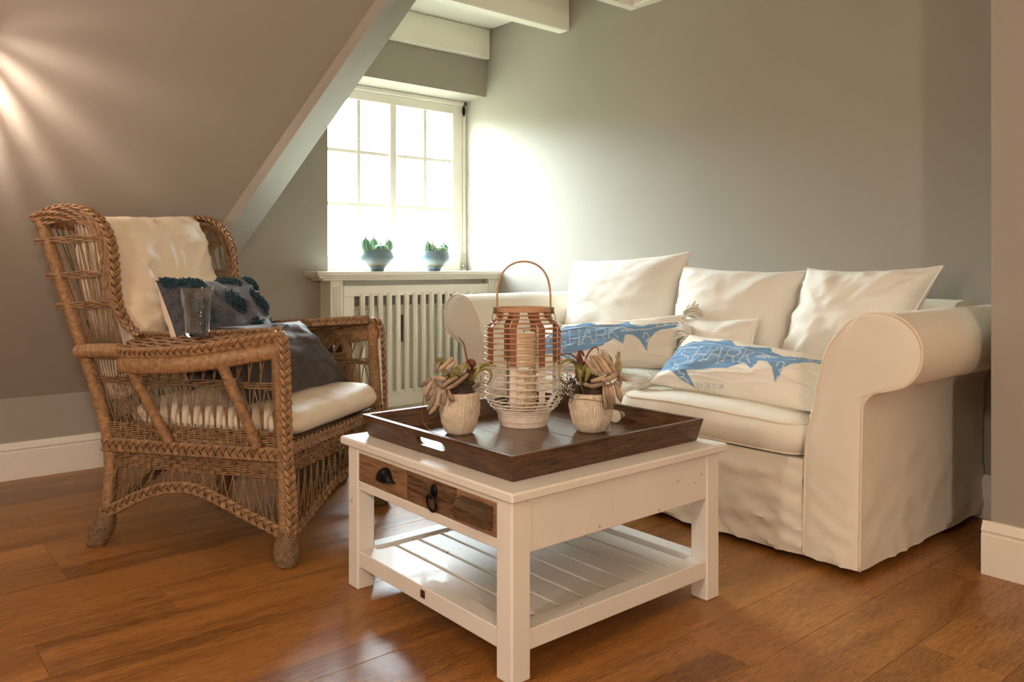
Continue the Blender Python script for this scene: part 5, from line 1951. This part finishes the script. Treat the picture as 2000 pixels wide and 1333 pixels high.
mb.tube(spline([f2(280, 740, .064), f2(450, 745, .068), f2(640, 770, .070), f2(680, 740, .066)], 16), .0009, 4)
obj('string', mb, M_string, th, smooth='all')
# white disc leaning beside the pot
mb = MB()
dc = A([1.812, 1.676, ZT + .0195])
for_ = -FV
a = np.linspace(0, 2 * math.pi, 33)[:-1]
for th0 in (0,):
    prof = [(.0, .0035), (.012, .0034), (.017, .0025), (.0185, .0), (.017, -.0025), (.012, -.0034), (.0, -.0035)]
    G = [[dc + for_ * hh + (RV * math.cos(t_) + A([0, 0, 1]) * math.sin(t_)) * max(rad, .0002) for t_ in a] for rad, hh in prof]
    mb.grid(G, wrap=True)
o = obj('shell_disc', mb, M_disc, None, smooth='all')
tag(o, 'small round white disc standing in the tray beside the wide driftwood pot', 'ornament')

# ------------------------------------------------------------------ basket with cloth beyond the far armrest
bk = cw(.56, -.02, 0)
bth = thing('floor_basket', 'brown basket holding rolled brown and pale pink cloth behind the wicker chair', 'basket', tuple(bk))
mb = MB()
fnk = lambda u, z: (A([bk[0] + (.10 + .02 * z / .5) * math.cos(2 * math.pi * u), bk[1] + (.10 + .02 * z / .5) * math.sin(2 * math.pi * u), z]), A([math.cos(2 * math.pi * u), math.sin(2 * math.pi * u), 0]))
woven(mb, fnk, np.arange(.006, .56, .008), .66, stake=.03, r=.0040)
for k in range(22):
    u = k / 22
    mb.tube([fnk(u, .002)[0], fnk(u, .56)[0]], .0035, 5)
mb.lathe([(.001, .0), (.098, .0), (.098, .006), (.001, .006)], 24, (bk[0], bk[1], 0), close=False)
obj('weave', mb, M_wick3, bth, kind='stuff', smooth='all')
for (dx, dy, z0_, z1_, r, mt, nm) in ((.02, .03, .10, .66, .042, M_brown, 'brown_roll'), (-.035, -.03, .10, .69, .040, M_pink, 'pink_roll'), (.05, -.035, .10, .62, .036, M_brown, 'brown_roll'), (-.03, .045, .10, .64, .036, M_pink, 'pink_roll')):
    mb = MB()
    P = [(bk[0] + dx * (1 + .5 * t_), bk[1] + dy * (1 + .5 * t_), z0_ + (z1_ - z0_) * t_) for t_ in np.linspace(0, 1, 14)]
    mb.tube(P, [r * (1 + .14 * nz((i, dx * 40, 0), .9)) for i in range(14)], 16)
    obj(nm, mb, mt, bth, smooth=True)

# ------------------------------------------------------------------ lamp just out of the picture that streaks the slope
lt = thing('slatted_lamp', 'small slatted lamp shade hanging by the sloping ceiling', 'lamp', (.27, 3.08, 1.42))
mb = MB()
for k in range(20):
    a = 2 * math.pi * k / 20
    P = [A([.27, 3.08, 1.42]) + A([.09 * math.sin(t_) * math.cos(a), .09 * math.sin(t_) * math.sin(a), .11 * math.cos(t_)]) for t_ in np.linspace(.35, 2.8, 12)]
    mb.tube(P, .0055, 5)
obj('shade', mb, M_wick, lt, smooth='all')
mb = MB(); mb.tube([(.27, 3.08, 1.52), (.27, 3.08, 1.70)], .004, 6)
obj('cord', mb, M_dark, lt)
